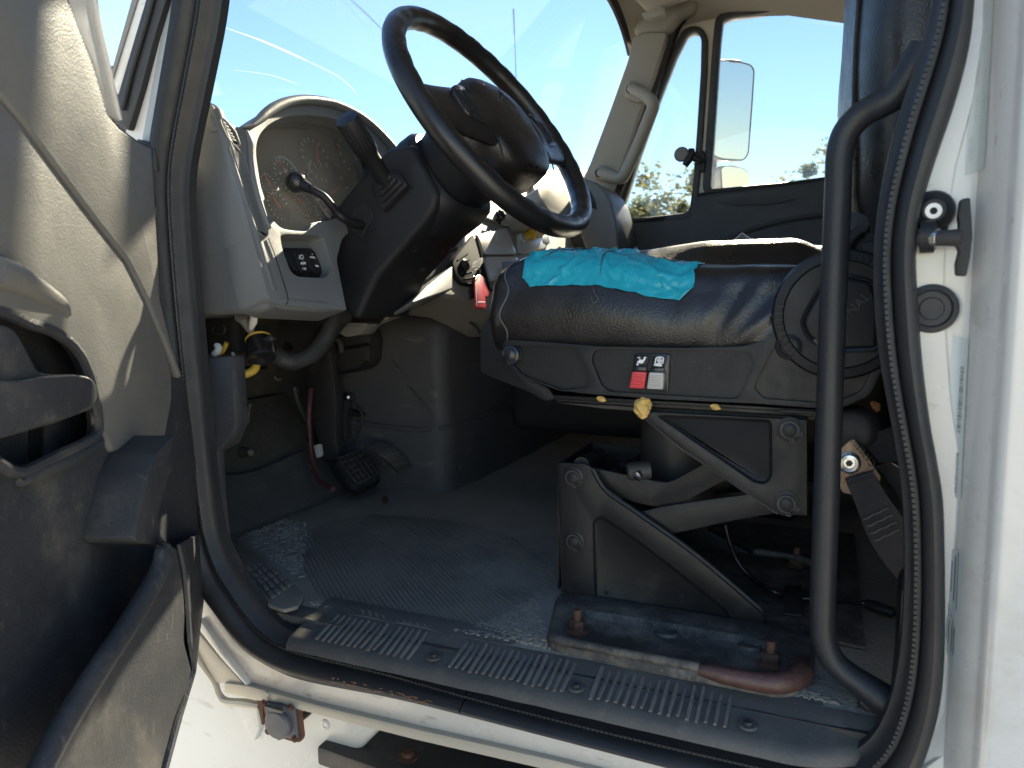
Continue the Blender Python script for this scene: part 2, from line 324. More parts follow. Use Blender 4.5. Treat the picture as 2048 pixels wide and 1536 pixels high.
# doorway weatherstrip: outer and inner edges traced, lofted with a bulged profile
outer = zz(ZO, '372,-400 366,-200 359,0 336,150 313,290 309,370 313,450 322,600 340,740 360,880 375,1000 386,1080 402,1161 441,1219 488,1282 547,1325 625,1356 800,1389 948,1424 1240,1498 1500,1565 1690,1602 1780,1590 1830,1540 1858,1470 1876,1390 1883,1300 1884,1200 1883,1100 1880,1000 1868,920 1855,850 1843,760 1836,690 1830,600 1826,520 1832,440 1850,370 1874,296 1903,210 1930,105 1942,0 1950,-200 1955,-400')
inner = zz(ZO, '460,-400 450,-200 439,0 420,100 400,200 385,270 373,340 371,400 376,480 388,620 404,800 416,930 430,1050 443,1085 465,1135 504,1195 539,1238 578,1266 700,1297 830,1333 960,1372 1240,1441 1470,1490 1614,1520 1690,1516 1735,1490 1768,1440 1788,1370 1800,1290 1806,1180 1806,1060 1800,960 1786,880 1772,810 1757,740 1748,660 1743,580 1741,520 1744,470 1752,410 1770,320 1790,230 1815,160 1838,100 1855,40 1864,-10 1876,-200 1880,-400')
So = resample([Yp(p, 0) for p in smooth(outer, 4)], 230); Si_ = resample([Yp(p, 0) for p in smooth(inner, 4)], 900)
Si = []; k0 = 0
for i, p in enumerate(So):   # match each outer station to the nearest inner point, moving forward only
    lo = k0; hi = min(len(Si_), k0 + 30); k0 = min(range(lo, hi), key=lambda q: (Si_[q] - p).length) if i else 0
    t = i / (len(So) - 1); Si.append(Si_[k0].lerp(Si_[int(t * 899)], .15))
for _ in range(6): Si = [Si[0]] + [(Si[i - 1] + Si[i] * 2 + Si[i + 1]) / 4 for i in range(1, len(Si) - 1)] + [Si[-1]]
prof = [(0, .012), (.0, -.006), (.06, -.017), (.18, -.024), (.32, -.026), (.44, -.023), (.53, -.014), (.58, -.006), (.62, -.0115), (.68, -.0125), (.73, -.0125), (.78, -.009), (.82, -.001), (.9, .004), (1.0, .006), (1.0, .02), (.5, .02)]
def seal_rings(so, si): return [[a.lerp(b, f) + Vector((0, d, 0)) for f, d in prof] for a, b in zip(so, si)]
cut = 108
cutj = min(range(len(So)), key=lambda i: (So[i] - Yp((948, 1424), 0)).length)
obj('door_seal', loft(seal_rings(So[:cutj], Si[:cutj])), M['rubber'], cab)
obj('door_seal', loft(seal_rings([p + Vector((.0022, 0, 0)) for p in So[cutj - 1:]], [p + Vector((.0022, 0, 0)) for p in Si[cutj - 1:]])), M['rubber'], cab)
bm = NB()  # raised bead of stitches along the seal
P = resample([a.lerp(b, .70) + Vector((0, -.0135, 0)) for a, b in zip(So, Si)], 520)
for i in range(1, 518):
    p = P[i]
    if p.z > 2.4: continue
    d = (P[i + 1] - P[i - 1]).normalized(); x = d.cross(Vector((0, 1, 0)))
    merge(bm, box(p, (.0016, .0015, .0042), axes(x, Vector((0, 1, 0)), d))) if False else None
    v = [bm.verts.new(p + x * sx * .0016 + d * sd * .0021 + Vector((0, -.0018 if top else .001, 0))) for top in (0, 1) for sx, sd in ((-1, -1), (1, -1), (1, 1), (-1, 1))]
    bm.faces.new(v[4:8]); [bm.faces.new((v[j], v[(j + 1) % 4], v[4 + (j + 1) % 4], v[4 + j])) for j in range(4)]
bmesh.ops.recalc_face_normals(bm, faces=bm.faces)
obj('seal_bead', bm, M['rubber'], cab, kind='stuff')
bm = NB(); rs_ = random.Random(5); i0 = min(range(len(So)), key=lambda i: (So[i] - Yp((670, 1362), 0)).length); i1 = min(range(len(So)), key=lambda i: (So[i] - Yp((900, 1412), 0)).length)
for k in range(46):
    i = rs_.randint(i0, i1 - 1); f_ = rs_.uniform(.24, .40); a_ = So[i].lerp(Si[i], f_); b_ = So[i + 1].lerp(Si[i + 1], f_); d_ = b_ - a_
    p_ = a_ + d_ * rs_.random() + Vector((0, -.0253, 0)); merge(bm, tube([p_, p_ + d_.normalized() * rs_.uniform(.002, .009)], [.0004, rs_.uniform(.0005, .0010)], 5, 2))
obj('worn_streak', bm, M['orange'], cab, 'orange rust worn into the lower door seal', 'stuff')
# white jamb ring around the seal
mid = [a.lerp(b, .35) for a, b in zip(So, Si)]
jr = []
for i in range(0, len(So), 1):
    o = So[i]
    if o.x > -.25 or True:
        pass
# B pillar: cross-section swept in z
cs = [(.100, .045), (.100, .014), (.118, .012), (.1265, .007), (.130, -.004), (.1375, -.020), (.144, -.030), (.1465, -.034), (.1475, -.042), (.152, -.048), (.158, -.0505), (.24, -.055), (.6, -.06), (.6, .05), (.2, .05)]
zs = [.80 + .045 * i for i in range(47)]
rows = [[Vector((x + .004 * math.sin(z * 2.2), y, z)) for x, y in cs] for z in zs]
BP = obj('b_pillar', loft(rows), M['whitec'], cab)
# cover the gap between seal and pillar (jamb skin), traced
jam = zz(ZO, '1760,1640 1850,1500 1905,1390 1930,1250 1930,1000 1900,800 1885,600 1890,450 1910,330 1945,200 1965,60 1975,-380 1890,-380 1890,0 1850,150 1800,300 1780,450 1780,600 1800,800 1830,1000 1840,1250 1820,1400 1760,1520 1700,1560')
obj('pillar_jamb', prism([Yp(p, .008) for p in jam], (0, .03, 0)), M['white'], cab)
# sill below the seal
sl = zz(ZO, '380,1100 402,1130 441,1200 488,1265 547,1310 625,1340 800,1374 948,1408 1240,1482 1560,1555 1760,1600 1900,1500 2100,1500 2100,1740 1740,1690 1500,1623 1104,1523 830,1461 635,1414 497,1372 450,1308 400,1235 375,1190')
obj('sill_panel', prism([Yp(p, .006) for p in sl], (0, .05, 0), .004), M['sill'], cab)
fl = zz(ZO, '448,1366 497,1372 635,1411 830,1458 1104,1520 1500,1620 1740,1690 1740,1716 1500,1648 1104,1543 830,1480 596,1420 448,1386')
obj('sill_flange', prism([Yp(p, -.004) for p in fl], (0, .04, 0), .002), M['cream'], cab)
g1 = zz(ZO, '398,1238 450,1310 497,1371 492,1374 440,1316 398,1262'); obj('sill_crease', prism([Yp(p, -.002) for p in g1], (0, .03, 0), .003), M['whitec'], cab)
g2 = zz(ZO, '392,1262 440,1318 492,1374 430,1366 392,1296'); obj('hinge_gusset', prism([Yp(p, .002) for p in g2], (0, .02, 0), .002), M['cream'], cab)
obj('gusset_lip', tube([Yp(p, .004) for p in zz(ZO, '380,1270 400,1320 428,1362 438,1388 452,1402 490,1406 520,1412')], [.006, .006, .005, .005, .006, .007, .006], 8), M['cream'], cab)
for p in ((535, 1388),): obj('plug', lathe([(0, 0), (.0045, 0), (.0045, .002), (.003, .0035), (0, .003)], Yp(p, -.004), (0, -1, 0), 20), M['cream'], cab)
# driver side A pillar, outside faces
ap = zz(ZO, '345,-300 335,-100 322,0 292,120 250,255 248,300 262,420 312,420 317,300 345,120 364,0 372,-300')
obj('a_pillar', prism([Yp(p, -.012) for p in ap], (0, .035, 0), .004), M['white'], cab)
ap2 = zz(ZO, '312,-120 290,0 232,198 236,250 256,262 282,176 308,76 331,0 352,-120'); ap2 = rnd(ap2, 8)
obj('pillar_rubber', prism([Yp(p, -.022) for p in ap2], (0, .014, 0), .004), M['rubber'], cab)
obj('rubber_lip', tube([Yp(p, -.026) for p in zz(ZO, '326,-120 304,0 264,140 244,220')], .0035, 8), M['rubber'], cab)
ap3 = zz(ZO, '300,-120 268,0 220,160 224,180 236,190 292,0 316,-120'); obj('outer_trim', prism([Yp(p, -.018) for p in ap3], (0, .012, 0), .003), M['whitec'], cab)
ap4 = zz(ZO, '290,-120 262,0 219,152 222,166 274,0 300,-120'); obj('trim_edge', prism([Yp(p, -.021) for p in ap4], (0, .010, 0), .002), M['grille'], cab)
ap5 = zz(ZO, '268,276 300,284 311,296 311,345 300,330 284,296'); obj('pillar_plug', prism([Yp(p, -.026) for p in ap5], (0, .02, 0), .004), M['rubber'], cab)
# interior shell
fp = [(-1.08, .02), (.42, .02), (.42, 1.8), (-1.08, 1.8)]
obj('floor_pan', prism([Vector((x, y, 1.10)) for x, y in fp], (0, 0, .072)), M['dark'], cab)
obj('toe_board', prism([Vector((-1.08, .02, 1.17)), Vector((-1.32, .02, 1.40)), Vector((-1.40, .02, 1.40)), Vector((-1.2, .02, 1.1)), Vector((-1.08, .02, 1.1))], (0, 1.78, 0)), M['fire'], cab)
obj('firewall', box((-1.38, .91, 1.60), (.06, 1.78, .56)), M['fire'], cab)
obj('cowl', box((-1.19, .91, 1.86), (.36, 1.78, .03)), M['dark'], cab)
obj('cowl_side', box((-1.20, .012, 1.60), (.50, .02, .8)), M['dark'], cab)
obj('far_cowl_side', box((-1.0, 1.83, 1.45), (.9, .03, .9)), M['dark'], cab)
obj('rear_wall', box((.45, .9, 1.95), (.04, 1.86, 1.72)), M['beige'], cab)
obj('roof', box((-.1325, .9, 2.83), (1.345, 1.9, .04), None, .015), M['headl'], cab)
vz = [Vector((-.868, .18, 2.765)), Vector((-.868, 1.64, 2.765)), Vector((-.935, 1.62, 2.752)), Vector((-.935, .20, 2.752))]  # unseen visor strip, added out of frame to shade the door and dash
obj('added_visor', prism(vz, (0, 0, .012), .003), M['whitec'], cab)
for y_ in (.45, 1.2): obj('added_visor_bracket', tube([Vector((-.90, y_, 2.765)), Vector((-.86, y_, 2.80)), Vector((-.78, y_, 2.83))], .008, 8, 2), M['black'], cab)
obj('rear_quarter', box((.36, 1.83, 1.98), (.3, .05, 1.75)), M['beige'], cab)
obj('far_sill', box((-.3, 1.83, 1.14), (1.4, .06, .12)), M['dark'], cab)
# windshield in its own tilted plane, slightly curved
WO = Vector((-.835, .9, 2.08)); WN = Vector((.945, 0, -.327)).normalized(); WUP = Vector((.327, 0, .945))
def W(y, s, off=0): # y across, s up the glass
    return WO + Vector((0, y - .9, 0)) + WUP * s - WN * (.10 * (1 - ((y - .9) / .95) ** 2)) + WN * off
obj('windshield', grid_surf([[W(-.05 + 1.9 * i / 24, -.28 + .82 * j / 12) for i in range(25)] for j in range(13)]), M['wglass'], cab)
sm_ = bpy.data.materials.new('wiper_smear'); sm_.use_nodes = True; _t = sm_.node_tree; _a = _t.nodes.new('ShaderNodeBsdfTransparent'); _m = _t.nodes.new('ShaderNodeMixShader'); _m.inputs[0].default_value = .5
_t.nodes.remove(_t.nodes['Principled BSDF']); _p = _t.nodes.new('ShaderNodeBsdfTranslucent'); _p.inputs[0].default_value = (.86, .95, 1, 1); _t.links.new(_a.outputs[0], _m.inputs[1]); _t.links.new(_p.outputs[0], _m.inputs[2]); _t.links.new(_m.outputs[0], _t.nodes['Material Output'].inputs[0])
for pl, r_ in (('440,52 520,80 600,115 680,155 715,190', .0018), ('690,-10 730,25 775,70', .0022), ('470,140 540,150 600,170', .0007)):
    obj('wiper_smear', tube([Np(p, WO - WN * .06, WN) for p in zz(ZO, pl)], [.0003, r_, r_, .0003], 6, 5), sm_, cab)
def wtop(y): return .50 + .07 * (1 - ((y - .9) / .9) ** 2) - .035 * max(0, (y - 1.55) / .2) ** 2 - .03 * max(0, (.2 - y) / .2) ** 2
ys = [-.02 + 1.84 * i / 40 for i in range(41)]
obj('windshield_band', loft([[W(y, wtop(y), .004), W(y, wtop(y) + .045, .004), W(y, wtop(y) + .045, .012), W(y, wtop(y) + .004, .012)] for y in ys]), M['black2'], cab)
hr = []
for s, o in ((.030, .010), (.05, .035), (.085, .085), (.13, .16), (.19, .30), (.23, .48), (.25, .8)):
    hr.append([W(y, wtop(y) + s, o) for y in ys])
obj('header_liner', grid_surf(hr), M['headl'], cab)
# passenger side A pillar trim
pt = zz(ZD, '636,214 700,190 832,188 760,420 650,720 560,980 505,1120 490,1180 330,1060 380,960 500,640 600,360'); pt = rnd(pt, 8)
obj('far_a_pillar', prism([Yp(p, 1.74) for p in pt], (0, .12, 0), .022, 4), M['beige'], cab)
pt = zz(ZD, '620,150 640,215 700,196 832,190 910,90 1010,40 1000,-60 860,-60 700,60'); obj('far_pillar_cap', prism([Yp(p, 1.738) for p in pt], (0, .13, 0), .02, 3), M['beige'], cab)
# far door-opening rubber
obj('far_door_seal', tube([Yp(p, 1.80) for p in zz(ZD, '480,1290 520,1180 600,980 700,690 790,400 840,250 880,150 940,80 1060,20 1250,-20 1500,-70 2000,-170 2100,-320 2500,-400')], .022, 8), M['rubber'], cab)
obj('far_roof_rail', tube([Yp(p, 1.80) for p in zz(ZD, '840,130 930,30 1050,-25 1250,-75 1500,-120 1980,-220 2080,-380 2500,-470')], .035, 8), M['beige'], cab)

# visor mount near the header
v = thing('sun_visor', 'beige sun visor edge with dark hinge clip under the header, upper right of windshield', 'sun visor', Yp(ZD(760, 60), 1.6))
obj('visor_pad', prism([Yp(p, 1.62) for p in zz(ZD, '600,-60 640,-10 700,50 745,62 800,30 960,-20 960,-90 640,-120')], (0, .03, 0), .008), M['headl'], v)
obj('hinge_clip', prism([Yp(p, 1.60) for p in rnd(zz(ZD, '680,75 720,62 800,30 822,50 815,80 740,105 690,100'), 5)], (0, .03, 0), .006), M['beige'], v)

# passenger grab handle on the pillar
hp = zz(ZD, '618,520 670,540 730,580 748,625 725,690 690,780 640,900 600,990 565,1040 510,1035 440,1010')
g = obj('grab_handle', tube([Yp(p, y) for p, y in zip(hp, (1.725, 1.712, 1.70, 1.695, 1.69, 1.69, 1.69, 1.69, 1.70, 1.712, 1.725))], .021, 12), M['beige'], cab, 'beige grab handle on the far windshield pillar')
for c, pl in (((618, 520), '580,500 600,470 640,468 690,500 690,590 660,600 580,570'), ((436, 1012), '400,1000 420,965 470,965 540,1005 545,1040 520,1075 400,1045')):
    obj('handle_foot', prism([Yp(p, 1.715) for p in rnd(zz(ZD, pl), 8)], (0, .03, 0), .01, 3), M['beige'], g)
    obj('screw', lathe([(0, 0), (.014, 0), (.016, .004), (.009, .005), (.008, .001), (0, .001)], Yp(ZD(*c), 1.712), (0, -1, 0), 16), M['black'], g)

# ================================================================== PASSENGER DOOR
pd = thing('passenger_door', 'closed passenger door with cream window frames, black window rubber and dark grey lower panel', 'truck door', (-.25, 1.85, 1.2))
YD = 1.815
vent = rnd(zz(ZD, '950,192 1008,182 1034,225 1030,420 1005,800 985,1060 966,1222 935,1248 556,1292 566,1225 660,930 790,560 880,330'), 10, 4)
main = rnd(zz(ZD, '1155,118 1200,98 1600,40 2020,-66 2140,-220 2330,-280 2330,980 1750,1046 1090,1108 1082,1090 1110,700 1140,250'), 12, 4)
fo = zz(ZD, '500,1320 560,1180 660,880 770,540 840,310 880,200 960,90 1060,40 1300,-10 2000,-150 2100,-300 2440,-380 2440,1500 500,1500')
obj('window_frame', holeprism([Yp(p, YD) for p in fo], [[Yp(p, YD) for p in vent], [Yp(p, YD) for p in main]], (0, .05, 0), .004), M['cream'], pd)
def off2(pts, k): # offset 2D polygon outward
    n = len(pts); ar = sum(pts[i][0] * pts[(i + 1) % n][1] - pts[(i + 1) % n][0] * pts[i][1] for i in range(n)); sg = 1 if ar > 0 else -1; o = []
    for i in range(n):
        a, b = Vector(pts[i - 1]), Vector(pts[(i + 1) % n]); d = (b - a)
        if d.length < 1e-6: continue
        d.normalize(); o.append((pts[i][0] + d.y * k * sg, pts[i][1] - d.x * k * sg))
    return o
for nm, lp, k in (('vent_rubber', vent, 12), ('window_rubber', main, 15)):
    obj(nm, holeprism([Yp(p, YD - .012) for p in off2(lp, k)], [[Yp(p, YD - .012) for p in off2(lp, -1)]], (0, .03, 0), .004), M['rubber'], pd)
obj('vent_glass', prism([Yp(p, YD + .018) for p in off2(vent, 3)], (0, .004, 0)), M['glass'], pd)
obj('window_glass', prism([Yp(p, YD + .022) for p in off2(main, 3)], (0, .004, 0)), M['glass'], pd)
pn = zz(ZD, '530,1310 560,1296 800,1278 955,1268 972,1245 985,1165 1010,1146 1100,1128 1500,1082 1760,1048 2150,1000 2420,960 2420,2700 400,2700 430,1700')
obj('door_panel', prism([Yp(p, YD - .03) for p in pn], (0, .06, 0), .012, 3), M['pdoor'], pd)
obj('swoosh_ridge', tube([Yp(p, YD - .030) for p in zz(ZD, '1160,1410 1250,1370 1400,1320 1550,1285 1750,1256 2000,1225 2300,1200')], .008, 8), M['pdoor'], pd)
obj('lower_pad', prism([Yp(p, YD - .045) for p in zz(ZD, '1150,1425 1250,1383 1400,1335 1550,1300 1750,1270 2300,1215 2300,2600 900,2600 1000,1600')], (0, .02, 0), .008), M['pdoor'], pd)
obj('finger_dent', lathe([(0, 0), (.05, .001), (.058, .006), (0, .006)], Yp(ZD(1350, 1175), YD - .031), (0, -1, 0), 6), M['pdoor'], pd).scale = (2.2, 1, .25)
obj('sill_strip', tube([Yp(p, YD - .02) for p in zz(ZD, '1010,1140 1200,1118 1500,1080 1750,1046 2100,1003')], .006, 6), M['rubber'], pd)
obj('vent_sill_strip', tube([Yp(p, YD - .028) for p in zz(ZD, '556,1300 700,1288 812,1276')], .009, 6), M['rubber'], pd)
lt = obj('vent_latch', prism([Yp(p, YD - .02) for p in rnd(zz(ZD, '1020,880 1050,880 1050,1005 1015,1005'), 3)], (0, .01, 0), .002), M['black'], pd)
obj('latch_handle', tube([Yp(p, YD - .035) for p in zz(ZD, '1040,940 1000,930 975,900 975,870')], [.008, .012, .014, .010], 10), M['black'], lt)
obj('latch_finger', tube([Yp(p, YD - .04) for p in zz(ZD, '985,890 960,930 935,970')], [.012, .014, .010], 10), M['black'], lt)
obj('latch_knob', lathe([(0, 0), (.022, 0), (.026, .006), (.02, .012), (0, .014)], Yp(ZD(918, 905), YD + .01), (0, -1, 0), 18), M['grille'], lt)

# outside mirrors
mr = thing('side_mirror', 'tall main side mirror with small convex mirror beneath it, outside the passenger window', 'side mirror', Yp(ZD(1220, 700), 2.1))
Rm = Yp(ZD(1230, 650), 2.1); mn_ = (Vector((.80, -.60, -.10))).normalized()
def MP(p, o=0.): return Np(p, Rm + mn_ * o, mn_)
l1 = rnd(zz(ZD, '1105,372 1150,350 1240,358 1320,378 1342,410 1330,600 1308,900 1280,940 1150,932 1096,910'), 10, 4)
obj('mirror_housing', prism([MP(p, -.003) for p in off2(l1, 2.6)], mn_ * -.06, .012, 3), M['whitec'], mr); obj('mirror_glass', prism([MP(p, .001) for p in off2(l1, -1.0)], mn_ * -.003), M['mirror'], mr)
obj('mirror_seal', tube([MP(p, .001) for p in off2(l1, -.5)], .0028, 6, 1, True), M['grille'], mr)
obj('mirror_clip', prism([MP(p, .004) for p in zz(ZD, '1200,347 1265,352 1265,368 1200,364')], mn_ * -.02, .002), M['grille'], mr)
l2 = rnd(zz(ZD, '1150,985 1180,972 1280,985 1316,1030 1316,1100 1306,1140 1160,1150'), 8, 4)
obj('convex_housing', prism([MP(p, -.003) for p in rnd(zz(ZD, '1104,1000 1150,970 1240,966 1300,985 1324,1030 1320,1160 1100,1170'), 8)], mn_ * -.07, .012, 3), M['whitec'], mr); obj('convex_glass', prism([MP(p, .003) for p in l2], mn_ * -.003), M['mirror'], mr)
obj('mirror_arm', tube([MP(ZD(1120, 300), -.06), MP(ZD(1112, 600), -.07), MP(ZD(1105, 1100), -.07), MP(ZD(1080, 1500), -.06)], .012, 8), M['whitec'], mr)
obj('lower_bracket', tube([MP(ZD(1080, 1500), -.06), Vector((-.47, 1.86, 1.75))], .012, 8), M['whitec'], mr)

# antenna outside
an = thing('antenna', 'thin whip antenna standing outside beyond the windshield', 'antenna', Yp((1034, 330), 2.0))
obj('whip', tube([Yp(p, 2.0) for p in ((1036, 420), (1033, 182), (1029, 70))], [.0022, .0018, .0015], 6, 2), M['chrome'], an)
obj('tip', tube([Yp(p, 2.0) for p in ((1029, 70), (1027, 18))], [.003, .004], 6, 2), M['chrome'], an)

# ================================================================== DASHBOARD
ds = thing('dashboard', 'warm grey plastic dashboard with instrument cluster hood left and bright centre panel right', 'dashboard', (-.85, .9, 1.65))
T = Yp(ZB(90, 205), .06); B = Yp(ZB(425, 1290), .06); DN = (B - T).cross(Vector((0, 1, 0))).normalized()
if DN.x < 0: DN = -DN
def D(p, o=0.): return Np(p, T + DN * o, DN)
fw = -DN
# end cap facing the doorway
ec = [Yp(p, .055) for p in zz(ZB, '-60,170 -20,150 20,148 55,165 80,190 150,400 250,740 330,1000 405,1260 408,1310 380,1370 330,1398 200,1402 -60,1412')]
obj('end_cap', prism(ec, (0, .026, 0), .012, 4), M['dash'], ds)
obj('switch_blank', prism([Yp(p, .052) for p in rnd(zz(ZB, '22,235 55,228 90,318 78,332 50,328'), 5)], (0, .004, 0), .001), M['grille'], ds)
# body behind
sp = [T + Vector((-.015, 0, -.004)), B + Vector((-.02, 0, .01)), B + Vector((-.14, 0, -.02)), Vector((-1.30, .06, 1.70)), Vector((-1.30, .06, 1.90)), T + Vector((-.13, 0, -.045))]
obj('dash_body', prism([Vector((p.x, .10, p.z)) - DN * .055 for p in sp], (0, 1.62, 0), .012, 3), M['dash'], ds)
# fascia with grille strip, cluster hole, switch recess
fas = zz(ZB, '60,160 88,190 118,232 150,262 205,303 250,305 300,285 340,250 385,212 440,176 510,148 600,134 690,140 780,158 880,200 970,255 1050,325 1140,420 1190,520 1190,700 1000,800 830,960 800,1080 858,1375 845,1376 500,1352 440,1330 400,1300 250,740 120,320')
ch = zz(ZB, '328,470 330,400 350,345 400,290 470,252 560,234 650,234 740,245 840,270 930,320 1000,390 1050,480 1060,620 980,760 760,850 720,858 650,862 638,915 560,912 480,900 440,868 400,790 355,650')
sh = rnd(zz(ZB, '470,940 500,932 690,938 722,950 775,1130 740,1190 570,1180 530,1150 480,1010'), 14, 3)
obj('fascia', holeprism([D(p) for p in rnd(fas, 6, 2)], [[D(p) for p in rnd(ch, 10, 2)], [D(p) for p in sh]], fw * .06, .006, 3), M['dash'], ds)
obj('hood_lip', tube([D(p, .004) for p in zz(ZB, '245,306 300,296 345,262 390,222 445,186 515,158 600,145 690,150 780,168 880,210 965,262 1045,332 1130,425')], [.001, .005, .008, .009, .009, .009, .009, .009, .009, .009, .009], 10), M['dash'], ds)
obj('bezel_rim', tube([D(p, .002) for p in zz(ZB, '268,318 292,400 300,520 318,640 360,790 408,900')], [.002, .006, .0065, .0065, .006, .003], 10), M['dash'], ds)
# arched hood reaching forward over the cluster
arch = zz(ZB, '205,308 300,292 345,255 390,216 445,180 515,152 600,138 690,144 780,162 880,204 970,258 1050,328 1140,424 1190,520')
rings = []
for dpt in (.03, .09, .2, .32):
    rings.append([D(p) + fw * dpt + Vector((0, 0, .02 * dpt - .10 * dpt)) for p in arch])
obj('hood_top', grid_surf(rings), M['dash'], ds)
# cluster interior
cp = obj('gauge_panel', prism([D(p, -.052) for p in off2(ch, 14)], fw * .004), M['gauge'], ds)
def ring_bm(o, n, r0, r1, a0, a1, h=.003, seg=28):
    x, y, d = frame_of(n); a = [a0 + (a1 - a0) * i / seg for i in range(seg + 1)]
    return loft([[o + (x * math.cos(t) + y * math.sin(t)) * r + d * hh for r, hh in ((r0, 0), (r0, h), (r1, h), (r1, 0))] for t in a])
gs = [((500, 590), .034, 1.9), ((455, 770), .030, 2.2), ((770, 690), .072, .5), ((680, 500), .05, 1.2), ((600, 760), .026, 2.6), ((900, 480), .06, 1.4), ((720, 800), .03, .4), ((400, 640), .022, 2.)]
for i, (c, r, na) in enumerate(gs):
    o = D(ZB(*c), -.050)
    f = obj('gauge', lathe([(0, 0), (r, 0), (r, .004), (r * .96, .004), (r * .95, .001), (0, .001)], o, DN, 32), M['gface'], ds)
    x, y, d = frame_of(DN); e = x * math.cos(na) + y * math.sin(na)
    obj('needle', prism([o + d * .003 + e * r * .85, o + d * .003 + y.cross(d) * 0 + e.cross(d) * .0016, o + d * .003 - e * r * .2, o + d * .003 - e.cross(d) * .0016], d * .0012), M['needle'], f)
    bm = NB()
    for k in range(14):
        t = .3 + k * .36; e2 = x * math.cos(t) + y * math.sin(t); e3 = e2.cross(d)
        p = o + d * .0016
        q = [bm.verts.new(p + e2 * r * a + e3 * b * .0009) for a, b in ((.74, -1), (.9, -1), (.9, 1), (.74, 1))]; bm.faces.new(q)
    obj('scale_marks', bm, M['print'], f)
    if i in (0, 2, 5): obj('chrome_arc', ring_bm(o + d * .003, DN, r * .93, r, .2 + i, 2.2 + i), M['blueprint'] if i == 0 else M['chrome'], f)
x, y, d = frame_of(DN)
text('20', D(ZB(500, 562), -.044), Vector((0, 1, 0)), WUP, .010, M['print'], ds, 'numeral', .0002)
text('10', D(ZB(470, 575), -.044), Vector((0, 1, 0)), WUP, .008, M['print'], ds, 'numeral', .0002)
obj('gauge_lens', prism([D(p, -.030) for p in off2(ch, 10)], fw * .002), M['lens'], ds)
obj('cluster_foot', prism([D(p, -.012) for p in rnd(zz(ZB, '640,868 720,852 740,930 640,920'), 6)], fw * .05, .004), M['dash'], ds)
# grilles on the strip
def grille(poly, nslat, along, name):
    hole = [D(p, .001) for p in rnd(zz(ZB, poly), 5, 2)]
    g_ = obj(name, holeprism([D(p, .004) for p in off2(rnd(zz(ZB, poly), 5, 2), 3.2)], [[D(p, .004) for p in rnd(zz(ZB, poly), 5, 2)]], fw * .006, .0012), M['dash'], ds)
    obj('grille_backing', prism([D(p, .0008) for p in rnd(zz(ZB, poly), 5, 2)], fw * .0018), M['deep'], g_)
    return g_
def slats(g_, a0, a1, b0, b1, n): # edges a (left) and b (right), slats run along them
    for i in range(n):
        t = (i + .5) / n; p = Vector(a0).lerp(Vector(b0), t); q = Vector(a1).lerp(Vector(b1), t)
        P_, Q_ = D(ZB(*p), .0035), D(ZB(*q), .0035); d_ = (Q_ - P_); s = d_.cross(DN).normalized(); wd = .0018
        obj('slat', prism([P_ + s * wd, Q_ + s * wd, Q_ - s * wd, P_ - s * wd], fw * .0012), M['dash'], g_)
ga = grille('124,250 145,262 205,330 235,412 205,405 165,360 130,280', 6, 0, 'demist_grille'); 
for i in range(6):
    t = (i + .7) / 6.6; P_ = D(ZB(128 + 66 * t, 262 + 128 * t), .0035); Q_ = D(ZB(150 + 74 * t, 270 + 132 * t), .0035); d_ = Q_ - P_; s = d_.cross(DN).normalized() * .0016
    obj('slat', prism([P_ + s, Q_ + s, Q_ - s, P_ - s], fw * .0012), M['dash'], ga)
gb = grille('176,418 200,412 258,470 290,580 398,930 385,946 335,905 250,640', 5, 0, 'speaker_grille'); slats(gb, (192, 430), (345, 905), (248, 470), (388, 925), 6)
# switch panel in its recess
sb = obj('switch_panel', prism([D(p, -.022) for p in rnd(zz(ZB, '485,1010 650,1012 672,1030 738,1180 600,1182 560,1160 530,1120'), 8)], fw * .01, .002), M['black'], ds)
obj('recess_floor', prism([D(p, -.030) for p in off2(sh, 4)], fw * .01), M['dash'], ds)
for pl in ('494,1018 535,1018 585,1150 560,1150 528,1108', '548,1028 600,1020 655,1160 600,1165 580,1120', '608,1022 650,1020 712,1158 665,1160'):
    r_ = obj('rocker', prism([D(p, -.016) for p in rnd(zz(ZB, pl), 5)], fw * .008, .002), M['black'], sb)
def pline(pts, o, wd=.0007, f=ZB):
    bm = NB(); q = [D(f(*p), o) for p in pts]
    for a, b in zip(q, q[1:]):
        s = (b - a).cross(DN).normalized() * wd; vs = [bm.verts.new(v) for v in (a + s, b + s, b - s, a - s)]; bm.faces.new(vs)
    return bm
bm = pline([(588, 1055), (588, 1075), (600, 1078), (606, 1066), (600, 1054), (588, 1055)], -.0155)
for yy in (1058, 1066, 1074): merge(bm, pline([(578, yy), (585, yy)], -.0155))
merge(bm, pline([(590, 1095), (618, 1108)], -.0155)); merge(bm, pline([(590, 1108), (618, 1095)], -.0155)); merge(bm, pline([(604, 1090), (604, 1112)], -.0155)); merge(bm, pline([(588, 1101), (620, 1101)], -.0155))
obj('light_symbol', bm, M['print'], sb)
def dtext(s, p, size): text(s, D(ZB(*p), -.0152), Vector((0, 1, 0)), -DN.cross(Vector((0, 1, 0))) if (-DN.cross(Vector((0, 1, 0)))).z > 0 else DN.cross(Vector((0, 1, 0))), size, M['print'], sb, 'lettering', .0002)
dtext('OFF', (612, 1135), .006); dtext('PANEL', (660, 1068), .005); dtext('DIM', (685, 1118), .005); dtext('+', (657, 1050), .006)
# lower edge roll of the switch panel, seam
obj('panel_seam', tube([D(p, .0012) for p in zz(ZB, '400,955 440,1060 512,1292 502,1345')], .0007, 6), M['deep'], ds)
obj('lower_roll', tube([D(p, -.010) for p in zz(ZB, '430,1325 510,1338 700,1354 820,1364')], [.010, .012, .012, .004], 10), M['dash'], ds)

